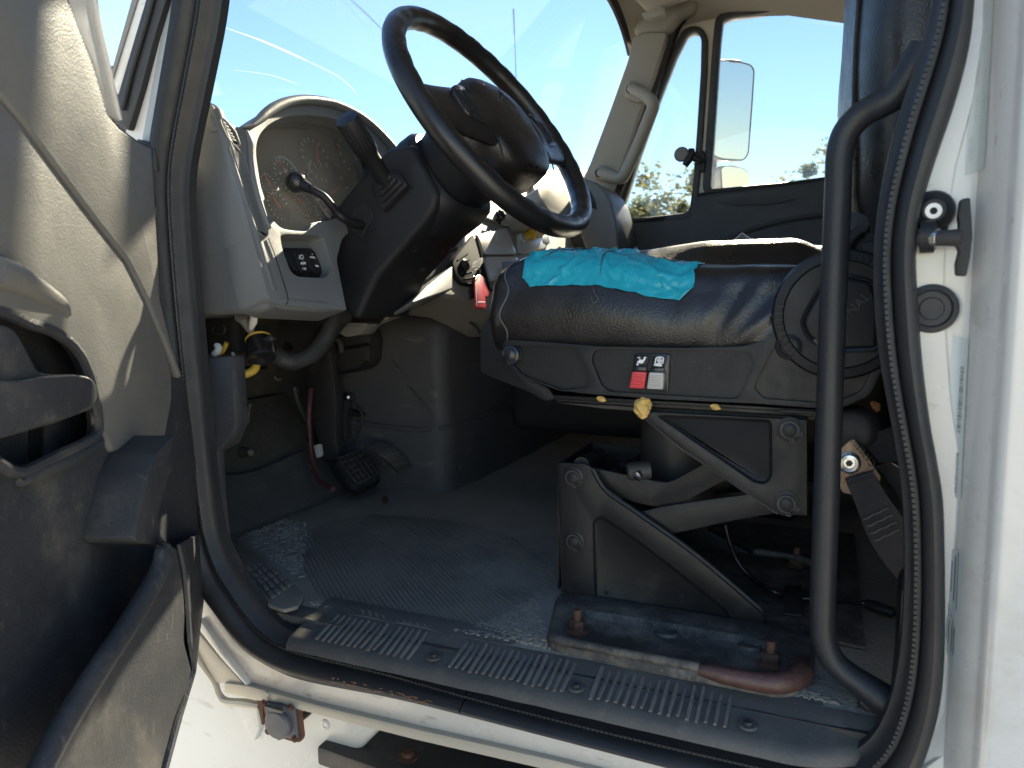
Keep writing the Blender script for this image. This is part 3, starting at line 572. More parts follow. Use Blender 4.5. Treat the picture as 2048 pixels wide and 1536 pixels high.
# centre and passenger side of the dash
CX = -.83; cn = Vector((.88, 0, .47)).normalized()
CO = Vector((CX, .9, 1.75))
def E_(p, o=0.): return Np(p, CO + cn * o, cn)
cpn = zz(ZO, '820,610 842,585 905,545 930,520 930,440 985,395 1060,350 1130,330 1200,345 1230,420 1250,540 1250,640 1000,640 975,625 925,598 880,590')
obj('centre_panel', prism([E_(p, -.004) for p in cpn], cn * -.10, .01, 3), M['beige'], ds)
obj('knee_bolster', prism([E_(p, .015) for p in zz(ZB, '1240,1325 1330,1230 1480,1115 1480,1250 1420,1275 1260,1335')], cn * -.06, .012, 3), M['dash'], ds)
st = obj('key_strip', prism([E_(p, .006) for p in rnd(zz(ZB, '1478,1100 1500,1060 1600,930 1660,1130 1700,1260 1640,1240 1530,1215 1500,1180'), 6)], cn * -.02, .002), M['flat'], ds)
for i in range(6):
    a = Vector((1505, 1085)).lerp(Vector((1555, 1220)), i / 5); obj('slot_rib', tube([E_(ZB(*a), .006), E_(ZB(a.x + 62 - i * 2, a.y - 40 + i * 8), .006)], .0022, 6, 0), M['flat'], st)
for pl in ('1625,935 1800,890 1855,1050 1665,1050', '1665,1062 1860,1062 1880,1180 1700,1210', '1860,900 1990,925 2030,1010 1875,1045'):
    obj('cover_panel', prism([E_(p, .006) for p in rnd(zz(ZB, pl), 6)], cn * -.012, .003), M['cream'], ds)
obj('bezel_line', tube([E_(p, .006) for p in zz(ZB, '1615,940 1690,1230 1720,1255 1730,1240')], .003, 6), M['black'], ds)
obj('control_panel', prism([E_(p, .004) for p in rnd(zz(ZC, '740,1395 800,1290 900,1290 910,1400 880,1452'), 5)], cn * -.012, .003), M['cream'], ds)
obj('radio_panel', prism([E_(p, .006) for p in rnd(zz(ZC, '870,1290 1000,1310 1040,1380 1000,1390 905,1395'), 5)], cn * -.012, .003), M['black'], ds)
obj('glovebox', prism([E_(p, .127) for p in rnd(zz(ZC, '1070,1200 1180,1165 1260,1220 1310,1380 1290,1400 1150,1350 1090,1270'), 8)], cn * -.165, .012), M['headl'], ds)
for pl in ('1040,1180 1060,1180 1110,1300 1090,1310',): obj('trim_slat', prism([E_(p, .012) for p in zz(ZC, pl)], cn * -.02, .002), M['cream'], ds)
obj('dark_insert', prism([E_(p, .007) for p in rnd(zz(ZC, '1090,1495 1140,1490 1155,1560 1110,1560'), 4)], cn * -.01, .002), M['black'], ds)
obj('lower_panel', box((-.79, 1.38, 1.65), (.2, .76, .20), None, .03, 3), M['dash'], ds)  # added box low on the far side, cuts off a sun sliver on the mat
de = [(1340, 1150), (1370, 1140), (1440, 1165), (1500, 1220), (1545, 1300), (1575, 1420), (1590, 1600), (1400, 1650), (1330, 1450), (1320, 1250)]
obj('far_end', prism([Yp(ZC(*p), 1.52) for p in de], (0, .24, 0), .03, 4), M['dash'], ds)
obj('far_vent', prism([Yp(p, 1.515) for p in zz(ZC, '1405,1215 1440,1290 1450,1340 1420,1330 1408,1280')], (0, .006, 0), .002), M['black'], ds)
kn = obj('valve_knob', lathe([(0, 0), (.010, 0), (.010, .02), (.012, .024), (.020, .030), (.020, .038), (0, .040)], E_(ZB(1890, 950), .004), Vector((.75, .55, .35)), 4), M['yellow'], ds, 'yellow square push-pull valve knob')
obj('collar', lathe([(0, 0), (.016, 0), (.014, .008), (0, .008)], E_(ZB(1880, 955), .006), cn, 18), M['greyrock'], kn)
bk = obj('dial', lathe([(0, 0), (.016, 0), (.014, .014), (.006, .022), (0, .022)], E_(ZB(1748, 830), .006), cn, 14), M['black'], ds)
for a in range(5): obj('dial_fin', tube([E_(ZB(1748, 830), .018), E_(ZB(1748, 830), .016) + Vector((0, math.cos(a * 1.26), math.sin(a * 1.26))) * .02], .004, 6, 0), M['black'], bk)

# keys
ky = thing('ignition_key', 'black-headed key in the dash ignition with a ring holding red tags', 'key', E_(ZB(1550, 1110), .01))
obj('key_head', prism([E_(p, .03) for p in rnd(zz(ZB, '1588,1105 1645,1065 1652,1085 1625,1135 1600,1145'), 4)], (0, .008, 0), .002), M['black'], ky)
obj('lock_barrel', lathe([(0, 0), (.014, 0), (.014, .008), (.010, .010), (.009, .006), (0, .006)], E_(ZB(1545, 1115), .006), cn, 20), M['dark'], ky)
x, y, d = frame_of(Vector((.3, 1, 0))); o = E_(ZB(1618, 1155), .035)
obj('key_ring', tube([o + (x * math.cos(t) + y * math.sin(t)) * .012 for t in [k * math.pi / 6 for k in range(12)]], .0011, 6, 2, True), M['chrome'], ky)
tg = thing('key_tag', 'red plastic key tag hanging from the ignition key ring', 'key tag', E_(ZB(1640, 1180), .035))
obj('tag_body', prism([E_(p, .036) for p in rnd(zz(ZB, '1610,1205 1618,1172 1640,1165 1660,1185 1676,1355 1668,1364 1625,1362 1618,1352'), 5)], cn * -.006, .002), M['red'], tg)
obj('tag_flap', prism([E_(p, .028) for p in rnd(zz(ZB, '1640,1172 1662,1180 1692,1275 1690,1295 1660,1300'), 5)], cn * -.004, .0015), M['red'], tg)
obj('paper_slip', prism([E_(p, .0365) for p in zz(ZB, '1626,1326 1668,1326 1668,1330 1626,1330')], cn * -.0015), M['print'], tg)
ft = thing('grey_key_fob', 'dark key fob hanging behind the red key tag', 'key fob', E_(ZB(1600, 1240), .025)); obj('fob_body', prism([E_(p, .026) for p in rnd(zz(ZB, '1580,1245 1610,1235 1615,1300 1590,1310'), 4)], cn * -.006, .002), M['black'], ft)

# ================================================================== STEERING
WC = Vector((-.56, .395, 1.958)); ph, ps = math.radians(34.6), math.radians(-8.3); WR = .2255
wn = Vector((math.cos(ph) * math.cos(ps), math.cos(ph) * math.sin(ps), math.sin(ph)))
we1 = Vector((0, 0, 1)).cross(wn).normalized(); we2 = wn.cross(we1)   # e1: to the driver's right (+y), e2: up
if we2.z < 0: we2 = -we2
def wl(a, b, c=0.): return WC + we1 * a + we2 * b + wn * c
sw = thing('steering_wheel', 'black leather steering wheel with worn rim and padded airbag hub', 'steering wheel', WC)
rings = []
for i in range(96):
    t = 2 * math.pi * i / 96; rings_r = []
    for k in range(14):
        a = 2 * math.pi * k / 14; rr = .0195
        gripw = .0016 * max(0, math.cos(t * 30)) if (math.sin(a) * 1.0 - math.cos(a) * .9) > .5 or math.cos(a) < -.5 else 0
        c_, s_ = math.cos(t), math.sin(t); rad = WR + (rr - gripw) * math.cos(a)
        rings_r.append(wl(rad * c_, rad * s_, (rr - gripw) * math.sin(a)))
    rings.append(rings_r)
rings.append(rings[0]); bm = loft(rings, cap=False); bmesh.ops.remove_doubles(bm, verts=bm.verts, dist=1e-6); obj('rim', bm, M['wheel'], sw)
def sup(t, a, b, e=2.6):
    c, s = math.cos(t), math.sin(t); return a * math.copysign(abs(c) ** (2 / e), c), b * math.copysign(abs(s) ** (2 / e), s)
hub = []
for k, (sc_, h) in enumerate(((.92, -.055), (1., -.035), (1.0, -.01), (.99, .010), (.95, .020), (.86, .027), (.70, .0325), (.5, .0355), (.25, .037), (.02, .0375))):
    hub.append([wl(*(lambda q: (q[0], q[1] - .012))(sup(2 * math.pi * j / 40, .098 * sc_, (.112 if math.sin(2 * math.pi * j / 40) < 0 else .092) * sc_)), h) for j in range(40)])
obj('airbag_cover', loft(hub), M['vinyl'], sw)
for sgn in (-1, 1):
    rr_ = []
    for t in (0, .2, .4, .6, .8, 1):
        a = sgn * (.075 + t * (.214 - .075)); hw = .060 - .022 * t + .03 * max(0, t - .75); zc = .012 - .014 * t; th = .021 - .008 * t; off = -.022 + .006 * t
        rr_.append([wl(a, off + hw * math.cos(q), zc + th * math.sin(q)) for q in [2 * math.pi * k / 18 for k in range(18)]])
    sp_ = obj('spoke', loft(rr_), M['wheel'], sw)
    bp_ = rnd([(sgn * .098, -.055), (sgn * .150, -.04), (sgn * .153, .01), (sgn * .135, .022), (sgn * .104, .030)], .01, 3)
    obj('button_panel', prism([wl(a, b, .0255) for a, b in bp_], wn * -.015, .004), M['blackg'], sp_)
    for q in (0, 1): obj('button', prism([wl(sgn * (.108 + q * .019), -.045 + q * .008, .0275), wl(sgn * (.123 + q * .019), -.041 + q * .008, .0275), wl(sgn * (.123 + q * .019), .012 - .004 * q, .0275), wl(sgn * (.108 + q * .019), .019 - q * .006, .0275)], wn * -.006, .002), M['black'], sp_)
# pad seams and the embossed emblem (plain chevrons)
for sgn in (-1, 1): obj('pad_seam', tube([wl(sgn * .088, b, h) for b, h in ((.05, .021), (.02, .0255), (-.03, .0255), (-.08, .021), (-.105, .013))], .0013, 6), M['deep'], sw)
em = [[(-.03, .0), (0, .03), (.03, .0)], [(-.022, -.006), (0, .016), (.022, -.006)], [(-.03, .0), (0, -.03), (.03, 0)]]
for q in em: obj('emblem_line', tube([wl(a, b + .012, .0362 - .1 * (a * a + b * b)) for a, b in q], .0011, 6, 0), M['blackg'], sw)
# boss behind the wheel
obj('boss', loft([[wl(*(lambda q: (q[0], q[1] - .012))(sup(2 * math.pi * j / 28, a_, b_, 2.3)), h) for j in range(28)] for a_, b_, h in ((.09, .10, -.03), (.086, .09, -.06), (.078, .082, -.10), (.074, .078, -.125))]), M['shroud'], sw)
for a, b in ((-.083, .012), (-.081, -.026), (-.086, -.004)): obj('boss_hole', lathe([(0, 0), (.0055, 0), (.0045, .002), (0, .0015)], wl(a, b - .01, -.075), -we1, 12), M['deep'], sw)

# column shroud
cl = thing('steering_column', 'black plastic steering column housing with gear lever and turn signal stalk', 'steering column', WC - wn * .25)
Yn = .315
near = zz(ZB, '722,882 760,810 930,600 1085,440 1115,420 1225,405 1250,420 1395,690 1372,780 1320,860 1200,1000 1040,1180 960,1350 925,1420 895,1438 842,1372')
bm = prism([Yp(p, Yn) for p in near], (0, .185, 0), .022, 4)
for v_ in bm.verts:
    pass
obj('housing', bm, M['shroud'], cl)
obj('housing_collar', loft([[wl(*(lambda q: (q[0], q[1] - .012))(sup(2 * math.pi * j / 28, a_, b_, 3)), h) for j in range(28)] for a_, b_, h in ((.080, .084, -.118), (.090, .092, -.128), (.092, .095, -.15), (.088, .092, -.2))]), M['shroud'], cl)
for q, yy in (((1240, 1015), .0), ((1062, 1160), 0), ((1480, 1020), 1), ((1300, 1140), 1)):
    dn_ = Vector((.35, -.25 if not yy else 0, -.8)); o = Yp(ZB(*q), Yn + (.035 if not yy else .12)); obj('screw_hole', lathe([(0, 0), (.011, 0), (.009, .003), (.005, -.002), (0, -.002)], o, dn_, 14), M['deep'], cl)
# stalk boot and stalk
bo = [ZB(1012, 690), ZB(1160, 552), ZB(1240, 662), ZB(1092, 812)]; Bn = [Yp(p, Yn - .001) for p in bo]; bc = sum(Bn, Vector()) / 4
tipd = (Yp(ZB(885, 330), .20) - bc).normalized()
obj('boot_seat', prism([bc + (p - bc) * 1.06 for p in Bn], (0, .004, 0)), M['deep'], cl)
bt = NB(); h0 = 0
for k, s in enumerate((.96, .80, .64, .48)):
    pts = [bc + (p - bc) * s + Vector((0, -.003, 0)) + tipd * h0 * .9 for p in Bn]; merge(bt, prism(pts, tipd * .009 + Vector((0, -.003, 0)), .002)); h0 += .0085
obj('stalk_boot', bt, M['shroud'], cl)
s0 = bc + tipd * .02; tip = Yp(ZB(855, 250), .195); base_ = s0
L_ = (tip - base_); ax = L_.normalized(); LL = L_.length
st_ = obj('turn_stalk', lathe([(0, 0), (.0150, 0), (.0150, LL * .42), (.016, LL * .46), (.0190, LL * .5), (.0190, LL * .56), (.0208, LL * .58), (.0208, LL * .97), (.0195, LL * .99), (.0, LL)], base_, ax, 26), M['black'], cl)
bm = NB()
for k in range(20):
    t = 2 * math.pi * k / 20; x, y, d = frame_of(ax); e = x * math.cos(t) + y * math.sin(t); o = base_ + ax * LL * .6 + e * .0205; merge(bm, tube([o, base_ + ax * LL * .95 + e * .0205], .0010, 4, 0))
obj('grip_ridges', bm, M['black'], st_, kind='stuff')
# gear lever
hol = rnd(zz(ZB, '905,775 955,738 1000,790 1010,835 965,905 945,952 915,930 890,895 900,840'), 5, 3)
obj('lever_slot', prism([Yp(p, Yn - .0012) for p in hol], (0, .01, 0)), M['deep'], cl)
obj('slot_rim', tube([Yp(p, Yn - .001) for p in hol], .0015, 6, 1, True), M['shroud'], cl)
rodp = zz(ZB, '960,880 900,868 840,838 800,805 760,752 725,712 680,685 640,665'); ry = (Yn + .01, Yn - .03, Yn - .06, .245, .23, .222, .215, .212)
rd = obj('gear_rod', tube([Yp(p, yy) for p, yy in zip(rodp, ry)], [.0085, .0085, .0075, .0072, .007, .0068, .0066, .0066], 12), M['black'], cl)
obj('gear_knob', lathe([(0, -.0175)] + [(.0175 * math.sin(t), -.0175 * math.cos(t)) for t in [math.pi * k / 14 for k in range(1, 14)]] + [(0, .0175)], Yp(ZB(562, 627), .207), (0, 1, 0), 24), M['blackg'], rd)
obj('rod_collar', tube([Yp(ZB(592, 640), .209), Yp(ZB(645, 667), .212)], [.011, .0085], 12, 2), M['black'], rd)
obj('far_lever_stub', box(Yp(ZB(935, 560), .5), (.03, .03, .04), None, .005), M['black'], cl)

# ================================================================== SEAT
st = thing('driver_seat', 'worn black vinyl driver seat on a scissor suspension base', 'seat', (-.2, .4, 1.18))
# cushion: stations front to rear, heights measured on near bolster, dip, far bolster
def lerpt(tab, x):
    for (a, va), (b, vb) in zip(tab, tab[1:]):
        if x <= b: t = (x - a) / (b - a); t = max(0, min(1, t)); return va + (vb - va) * (t * t * (3 - 2 * t))
    return tab[-1][1]
x0, x1 = -.470, .06; NX, NC = 64, 72; rows = []
YB0, YB1 = .155, .68
for i in range(NX + 1):
    u = i / NX; x = x0 + (x1 - x0) * u
    fr = min(1, u / .09); fr = math.sqrt(max(0, 1 - (1 - fr) ** 2))
    zb = 1.572 + .0 * u - (0 if u < .9 else 0)
    nh = lerpt([(0, 1.70), (.15, 1.716), (.3, 1.715), (.5, 1.70), (.66, 1.694), (.8, 1.693), (.86, 1.672), (.9, 1.645), (1, 1.63)], u)
    mh = lerpt([(0, 1.70), (.2, 1.715), (.45, 1.69), (.7, 1.672), (1, 1.665)], u)
    fh = lerpt([(0, 1.71), (.25, 1.74), (.5, 1.752), (.75, 1.752), (.9, 1.725), (1, 1.70)], u)
    mid_ = zb + .055
    ring = []
    for j in range(NC):
        v = j / (NC - 1)  # 0 near bottom .. up near side .. over the top .. far side bottom
        if v < .28:
            t = v / .28
            if t < .7: q = t / .7; z = zb + (nh - .035 - zb) * q; y = YB0 + .022 * (1 - math.sin(math.pi * (.15 + .7 * q)))
            else: q = (t - .7) / .3 * math.pi / 2; z = nh - .035 + .035 * math.sin(q); y = YB0 + .012 + .045 * (1 - math.cos(q))
        elif v < .72:
            t = (v - .28) / .44; y = YB0 + .057 + (YB1 - YB0 - .122) * t
            k = lambda c, wd: math.exp(-((t - c) / wd) ** 2)
            top = mh + (nh - mh) * k(.10, .16) + (fh - mh) * k(.86, .2); bl_ = min(1, t / .12); z = nh * (1 - bl_) + top * bl_ - .03 * max(0, (t - .92) / .08) ** 2
        else:
            t = (v - .72) / .28; y = YB1 - .065 + .055 * math.sin(min(t * 2.2, 1.57)); z = (fh - .03) + (zb - fh + .03) * t
        zc = mid_; z = zc + (z - zc) * (.80 + .20 * fr); 
        y = .415 + (y - .415) * (.93 + .07 * fr)
        p = Vector((x, y, z))
        n1 = noise.noise(Vector((x * 7, y * 6, z * 6))) * .006 + noise.noise(Vector((x * 20, y * 12, z * 18 + 3))) * .0014
        # creases running down the near side towards the rear, and radial folds at the back
        cr = 0
        if v < .36:
            for cx, wd, am, sl in ((-.115, .012, .010, .55), (-.075, .014, .008, .9), (-.03, .012, .007, 1.1), (-.15, .02, .004, .3), (-.2, .03, .003, .2)):
                cr -= am * math.exp(-(((x - cx) - (z - 1.65) * sl) / wd) ** 2) * math.sin(min(1, v / .3) * math.pi)
        if v > .3: cr += .004 * math.sin(y * 95 + x * 20) * max(0, u - .62) / .38
        ring.append(p + Vector((0, -(n1 + cr) if v < .3 else 0, n1 + (cr if v > .3 else 0))))
    rows.append(ring)
f0 = rows[0]; c0 = sum(f0, Vector()) / len(f0)
pre = [[c0 + (p - c0) * s + Vector((dx, 0, 0)) for p in f0] for s, dx in ((.06, -.034), (.3, -.032), (.55, -.027), (.75, -.020), (.88, -.012), (.96, -.005))]
bm = loft(pre + rows, cap=True)
CUSH = obj('cushion', bm, M['vinyl'], st, 'black vinyl cushion with creases and front seam')
def cush_pt(u, v, out=.0):
    i = max(0, min(NX, u * NX)); j = max(0, min(NC - 1, v * (NC - 1))); i0, j0 = int(min(i, NX - 1)), int(min(j, NC - 2)); a, b = i - i0, j - j0
    p = rows[i0][j0].lerp(rows[i0][j0 + 1], b).lerp(rows[i0 + 1][j0].lerp(rows[i0 + 1][j0 + 1], b), a)
    du = rows[i0 + 1][j0] - rows[i0][j0]; dv = rows[i0][j0 + 1] - rows[i0][j0]; n = dv.cross(du)
    n.normalize(); return p + n * out
sgnN = 1 if (cush_pt(.5, .5, .01) - cush_pt(.5, .5)).z > 0 else -1
obj('seam', tube([cush_pt(u_, .31, sgnN * .001) for u_ in [.06 + .8 * k / 30 for k in range(31)]], .0018, 6, 1), M['ply'], CUSH)
obj('front_seam', tube([cush_pt(.055 + .012 * math.sin(k * 1.1), .02 + .30 * k / 14, sgnN * .001) for k in range(15)], .0013, 6, 2), M['ply'], CUSH)
# tape patch
TP = []; NTA, NTB = 84, 54
def tridge(ua, vb):
    h = 0
    for dx, dy, c, w_, a in ((1, .5, .60, .030, .007), (.3, 1, .66, .045, .0075), (1, -.6, .16, .022, .006), (.12, 1, .36, .022, .004), (1, .9, 1.0, .03, .006), (.6, -1, -.32, .03, .006), (1, .15, .86, .018, .004), (.8, -1, .1, .02, .004), (1, .3, .30, .016, .004)):
        h += a * max(0, 1 - abs(ua * dx + vb * dy - c + .02 * noise.noise(Vector((ua * 9, vb * 9, c)))) / w_)
    return h * .62
for a in range(NTA + 1):
    r_ = []
    for b in range(NTB + 1):
        ua = a / NTA; vb = b / NTB
        u_ = .105 + .46 * ua + .010 * noise.noise(Vector((vb * 7, 3, 0))) * (1 if a in (0, NTA) else .3)
        vlo = .168 + .010 * math.sin(ua * 3) - .010 * ua + .006 * noise.noise(Vector((ua * 14, 2, 2))); vhi = .40 + .06 * math.sin(ua * math.pi) ** 2 - .07 * max(0, ua - .6) + .012 * noise.noise(Vector((ua * 11, 9, 2)))
        if ua < .06: vlo += (.06 - ua) * .5
        if ua > .93: vlo += (ua - .93) * .6
        v_ = vlo + (vhi - vlo) * vb
        ht = .0020 + .0030 * abs(noise.noise(Vector((ua * 9 + vb * 3, vb * 7, 1)))) + .0012 * noise.noise(Vector((ua * 30, vb * 22, 5))) + tridge(ua, vb) * (.35 + .65 * min(1, vb * 2))
        pk = math.exp(-((ua - .47) / .05) ** 2) * max(0, (vb - .6) / .4) * .030
        r_.append(cush_pt(u_, v_, sgnN * max(.0008, ht)) + Vector((0, 0, pk)))
    TP.append(r_)
tp = thing('tape_patch', 'wrinkled patch of shiny teal duct tape stuck over the torn seat cushion edge', 'tape', TP[42][27])
tb = grid_surf(TP, .0012); obj('tape_sheet', tb, M['teal'], tp)
for (a0, a1, b0, b1) in ((2, 15, 18, 15), (16, 27, 15.5, 16.5), (13, 13.6, 20, 2), (20, 26, 10, 12), (3, 9, 6, 12)):
    obj('tape_crease', tube([TP[int(3 * (a0 + (a1 - a0) * t / 10))][int(2.45 * (b0 + (b1 - b0) * t / 10))] + Vector((0, -.0012, .0012)) for t in range(11)], [.0002, .0012, .0007, .0012, .0002], 5, 3), M['tapew'], tp)
bm = NB()
for k in range(46): # torn dark edge along the top
    aa = k / 45 * 82; p = TP[int(aa)][NTB].lerp(TP[int(aa) + 1][NTB], aa % 1); q = p + Vector((random.uniform(-.004, .004), .004, random.uniform(.001, .006))); merge(bm, tube([p, (p + q) / 2, q], [.0014, .001, .0004], 4, 1))
obj('frayed_edge', bm, M['tapew'], tp, kind='stuff')
lp = cush_pt(.31, .165, sgnN * .004); obj('loose_thread', tube([lp, lp + Vector((.004, -.004, -.008)), lp + Vector((.009, -.004, -.016)), lp + Vector((.002, -.005, -.021)), lp + Vector((-.001, -.003, -.012))], .0005, 5, 4), M['ply'], tp)

# seat side trim
YT = .148
to = rnd(zz(ZI, '132,640 140,602 250,606 600,634 1000,642 1290,634 1390,606 1480,520 1570,350 1640,275 1740,250 1850,262 1935,330 1965,470 1965,740 1900,870 1780,922 1650,930 1350,908 900,888 500,858 350,828 210,765 150,705'), 8, 3)
h1 = rnd(zz(ZI, '152,650 180,630 478,638 552,790 545,832 425,845 235,775 165,705'), 10, 4)
h2 = rnd(zz(ZI, '572,660 600,646 1310,656 1352,712 1275,880 1240,888 650,852 610,825 560,700'), 10, 4)
h3 = rnd(zz(ZI, '1530,480 1590,560 1640,640 1700,690 1800,715 1900,700 1905,760 1860,850 1780,888 1650,905 1390,885 1342,835 1360,790 1480,560'), 8, 4)
tr = obj('side_trim', holeprism([Yp(p, YT) for p in to], [[Yp(p, YT) for p in h] for h in (h1, h2, h3)], (0, .03, 0), .0035, 3), M['black'], st)
for h in (h1, h2, h3): obj('recess_panel', prism([Yp(p, YT + .007) for p in off2(h, 3)], (0, .006, 0)), M['steel'] if h is h3 else M['black'], tr)
obj('trim_body', prism([Yp(p, YT + .02) for p in off2(to, -4)], (0, .48, 0), .01), M['black'], st)
obj('front_apron', prism([Yp(p, YT + .03) for p in rnd(zz(ZI, '25,560 60,500 110,480 140,640 210,765 350,830 390,885 340,900 250,850 25,760'), 6)], (0, .40, 0), .012, 3), M['black'], st)
kc = Yp(ZI(1760, 480), YT - .002)
kb = obj('knob_base', lathe([(0, 0), (.079, 0), (.079, .004), (.076, .009), (.066, .011), (.064, .008), (0, .008)], kc + Vector((0, .004, 0)), (0, -1, 0), 48), M['black'], st)
cap = rnd(zz(ZI, '1582,510 1640,400 1700,318 1790,300 1905,322 1940,420 1936,640 1770,646 1640,612 1600,570'), 10, 4)
kp = obj('recliner_knob', prism([Yp(p, YT - .012) for p in cap], (0, .014, 0), .007, 4), M['black'], kb)
obj('knob_lip', tube([Yp(p, YT - .008) for p in off2(cap, 3)], .0028, 8, 1, True), M['blackg'], kb)
tx = (Yp(ZI(1880, 395), YT - .012) - Yp(ZI(1775, 495), YT - .012)).normalized()
text('NATIONAL', Yp(ZI(1768, 505), YT - .0122) , tx, Vector((0, 0, 1)), .0158, M['plate'], kb, 'lettering', .0006, 1.03)
for k in range(9):
    t = math.radians(62 + k * 6); o = kc + Vector((math.cos(t) * .069, -.008, math.sin(t) * .069)); obj('knob_tooth', box(o, (.003, .006, .008), Matrix.Rotation(-t + math.pi / 2, 3, 'Y')), M['black'], kb)
for k in range(8):
    t = math.radians(172 + k * 7); o = kc + Vector((math.cos(t) * .069, -.008, math.sin(t) * .069)); obj('knob_tooth', box(o, (.003, .006, .008), Matrix.Rotation(-t + math.pi / 2, 3, 'Y')), M['black'], kb)
obj('trim_button', lathe([(0, 0), (.017, 0), (.016, .006), (.011, .008), (.010, .005), (0, .006)], Yp(ZI(1515, 634), YT), (0, -1, 0), 24), M['black'], tr)
bb = obj('pull_knob', lathe([(0, 0), (.016, 0), (.016, .003), (.0135, .006), (.0135, .011), (.010, .013), (.010, .017), (.006, .019), (0, .019)], Yp(ZI(183, 672), YT + .007), (0, -1, 0), 24), M['blackg'], tr)
# two air switches
sp_ = obj('switch_plate', prism([Yp(p, YT + .001) for p in rnd(zz(ZI, '768,668 938,672 930,852 750,838'), 4)], (0, .01, 0), .001), M['blackg'], st)
for nm, up, lo, mt, lb in (('rocker', '772,676 838,680 826,732 764,728', '756,755 824,758 812,838 742,834', M['redrock'], 'red lower rocker half'), ('rocker', '858,680 922,682 912,736 848,734', '838,758 908,762 905,842 826,838', M['greyrock'], 'light grey lower rocker half')):
    obj('icon_plate', prism([Yp(p, YT - .001) for p in rnd(zz(ZI, up), 3)], (0, .006, 0), .001), M['black'], sp_)
    obj('rocker_neck', prism([Yp(p, YT - .004) for p in zz(ZI, up.split()[3] + ' ' + up.split()[2] + ' ' + lo.split()[1] + ' ' + lo.split()[0])], (0, .008, 0), .001), M['blackg'], sp_)
    q = zz(ZI, lo); r_ = obj(nm, prism([Yp(p, YT - .012 if i < 2 else YT - .005) for i, p in enumerate(q)], (0, .012, 0), .002), mt, st, lb)
    for k in range(5):
        t = .2 + .15 * k; a = Vector(q[0]).lerp(Vector(q[3]), t); b = Vector(q[1]).lerp(Vector(q[2]), t); a2 = a.lerp(b, .12); b2 = a.lerp(b, .88); obj('ridge', tube([Yp(a2, YT - .0125 + .007 * t), Yp(b2, YT - .0125 + .007 * t)], .0011, 5, 0), mt, r_)
def sline(pts, wd=.0008, y=YT - .0016):
    bm = NB(); q = [Yp(ZI(*p), y) for p in pts]
    for a, b in zip(q, q[1:]):
        s = (b - a).cross(Vector((0, 1, 0))).normalized() * wd; bm.faces.new([bm.verts.new(v) for v in (a + s, b + s, b - s, a - s)])
    return bm
bm = sline([(782, 708), (806, 712), (822, 684)], .0013); merge(bm, sline([(790, 700), (806, 704)], .0016)); merge(bm, sline([(783, 722), (783, 714)])); merge(bm, sline([(790, 690), (790, 684)])); merge(bm, sline([(778, 718), (783, 724), (788, 718)])); merge(bm, sline([(785, 690), (790, 684), (795, 690)]))
obj('seat_height_icon', bm, M['print'], sp_)
bm = sline([(868, 718), (872, 690), (886, 684), (908, 688), (904, 716), (868, 718)]); merge(bm, sline([(862, 722), (900, 726)], .0012)); merge(bm, sline([(884, 694), (896, 696), (894, 708), (882, 706), (884, 694)], .0015))
obj('lumbar_icon', bm, M['print'], sp_)
# slide rails under the trim
for nm, pl, y_ in (('slide_rail', '65,25 1372,98 1372,112 65,42', .162), ('slide_rail', '65,42 1372,112 1372,135 90,58', .170), ('rail_bracket', '1186,96 1372,106 1372,122 1186,110', .158)):
    obj(nm, prism([Yp(p, y_) for p in zz(ZJ, pl)], (0, .05, 0), .001), M['steel'], st)
obj('upper_frame', prism([Yp(p, .19) for p in zz(ZJ, '80,62 1360,136 1360,146 480,104 300,90')], (0, .42, 0)), M['dark'], st)
# upper bracket
def pressed(name, outline, hole, y, mt, ext=.004, dep=.008, parent=st):
    o_ = rnd(zz(ZJ, outline), 8, 3); h_ = rnd(zz(ZJ, hole), 14, 4)
    a = obj(name, holeprism([Yp(p, y) for p in o_], [[Yp(p, y) for p in h_]], (0, ext, 0), .0012), mt, parent)
    # sloping wall into a recessed floor
    n = len(h_); c = Vector((sum(p[0] for p in h_) / n, sum(p[1] for p in h_) / n)); inn = off2(h_, -7)
    if len(inn) == n:
        rings = [[Yp(p, y) for p in h_], [Yp(Vector(p).lerp(Vector(q), .25), y + dep * .12) for p, q in zip(h_, inn)], [Yp(Vector(p).lerp(Vector(q), .75), y + dep * .88) for p, q in zip(h_, inn)], [Yp(p, y + dep) for p in inn]]
        bm = loft(rings, cap=False); f = bm.verts[:] ; bm.verts.ensure_lookup_table(); bm.faces.new([bm.verts[3 * n + i] for i in range(n)]); bmesh.ops.recalc_face_normals(bm, faces=bm.faces); obj('pressing', bm, mt, a, sharp=60)
    return a
ub = pressed('upper_bracket', '478,104 520,108 1322,150 1322,622 1180,612 1100,560 900,430 700,280', '575,128 620,124 1150,146 1152,430 1120,470 1060,462 960,392 780,270', .158, M['steel'])
obj('bracket_flange', prism([Yp(p, .16) for p in zz(ZJ, '1316,150 1322,150 1322,622 1316,622')], (0, .05, 0)), M['steel'], ub)
obj('bracket_flange', prism([Yp(p, .16) for p in zz(ZJ, '478,104 700,284 1180,612 1176,618 690,290 474,108')], (0, .03, 0)), M['steel'], ub)
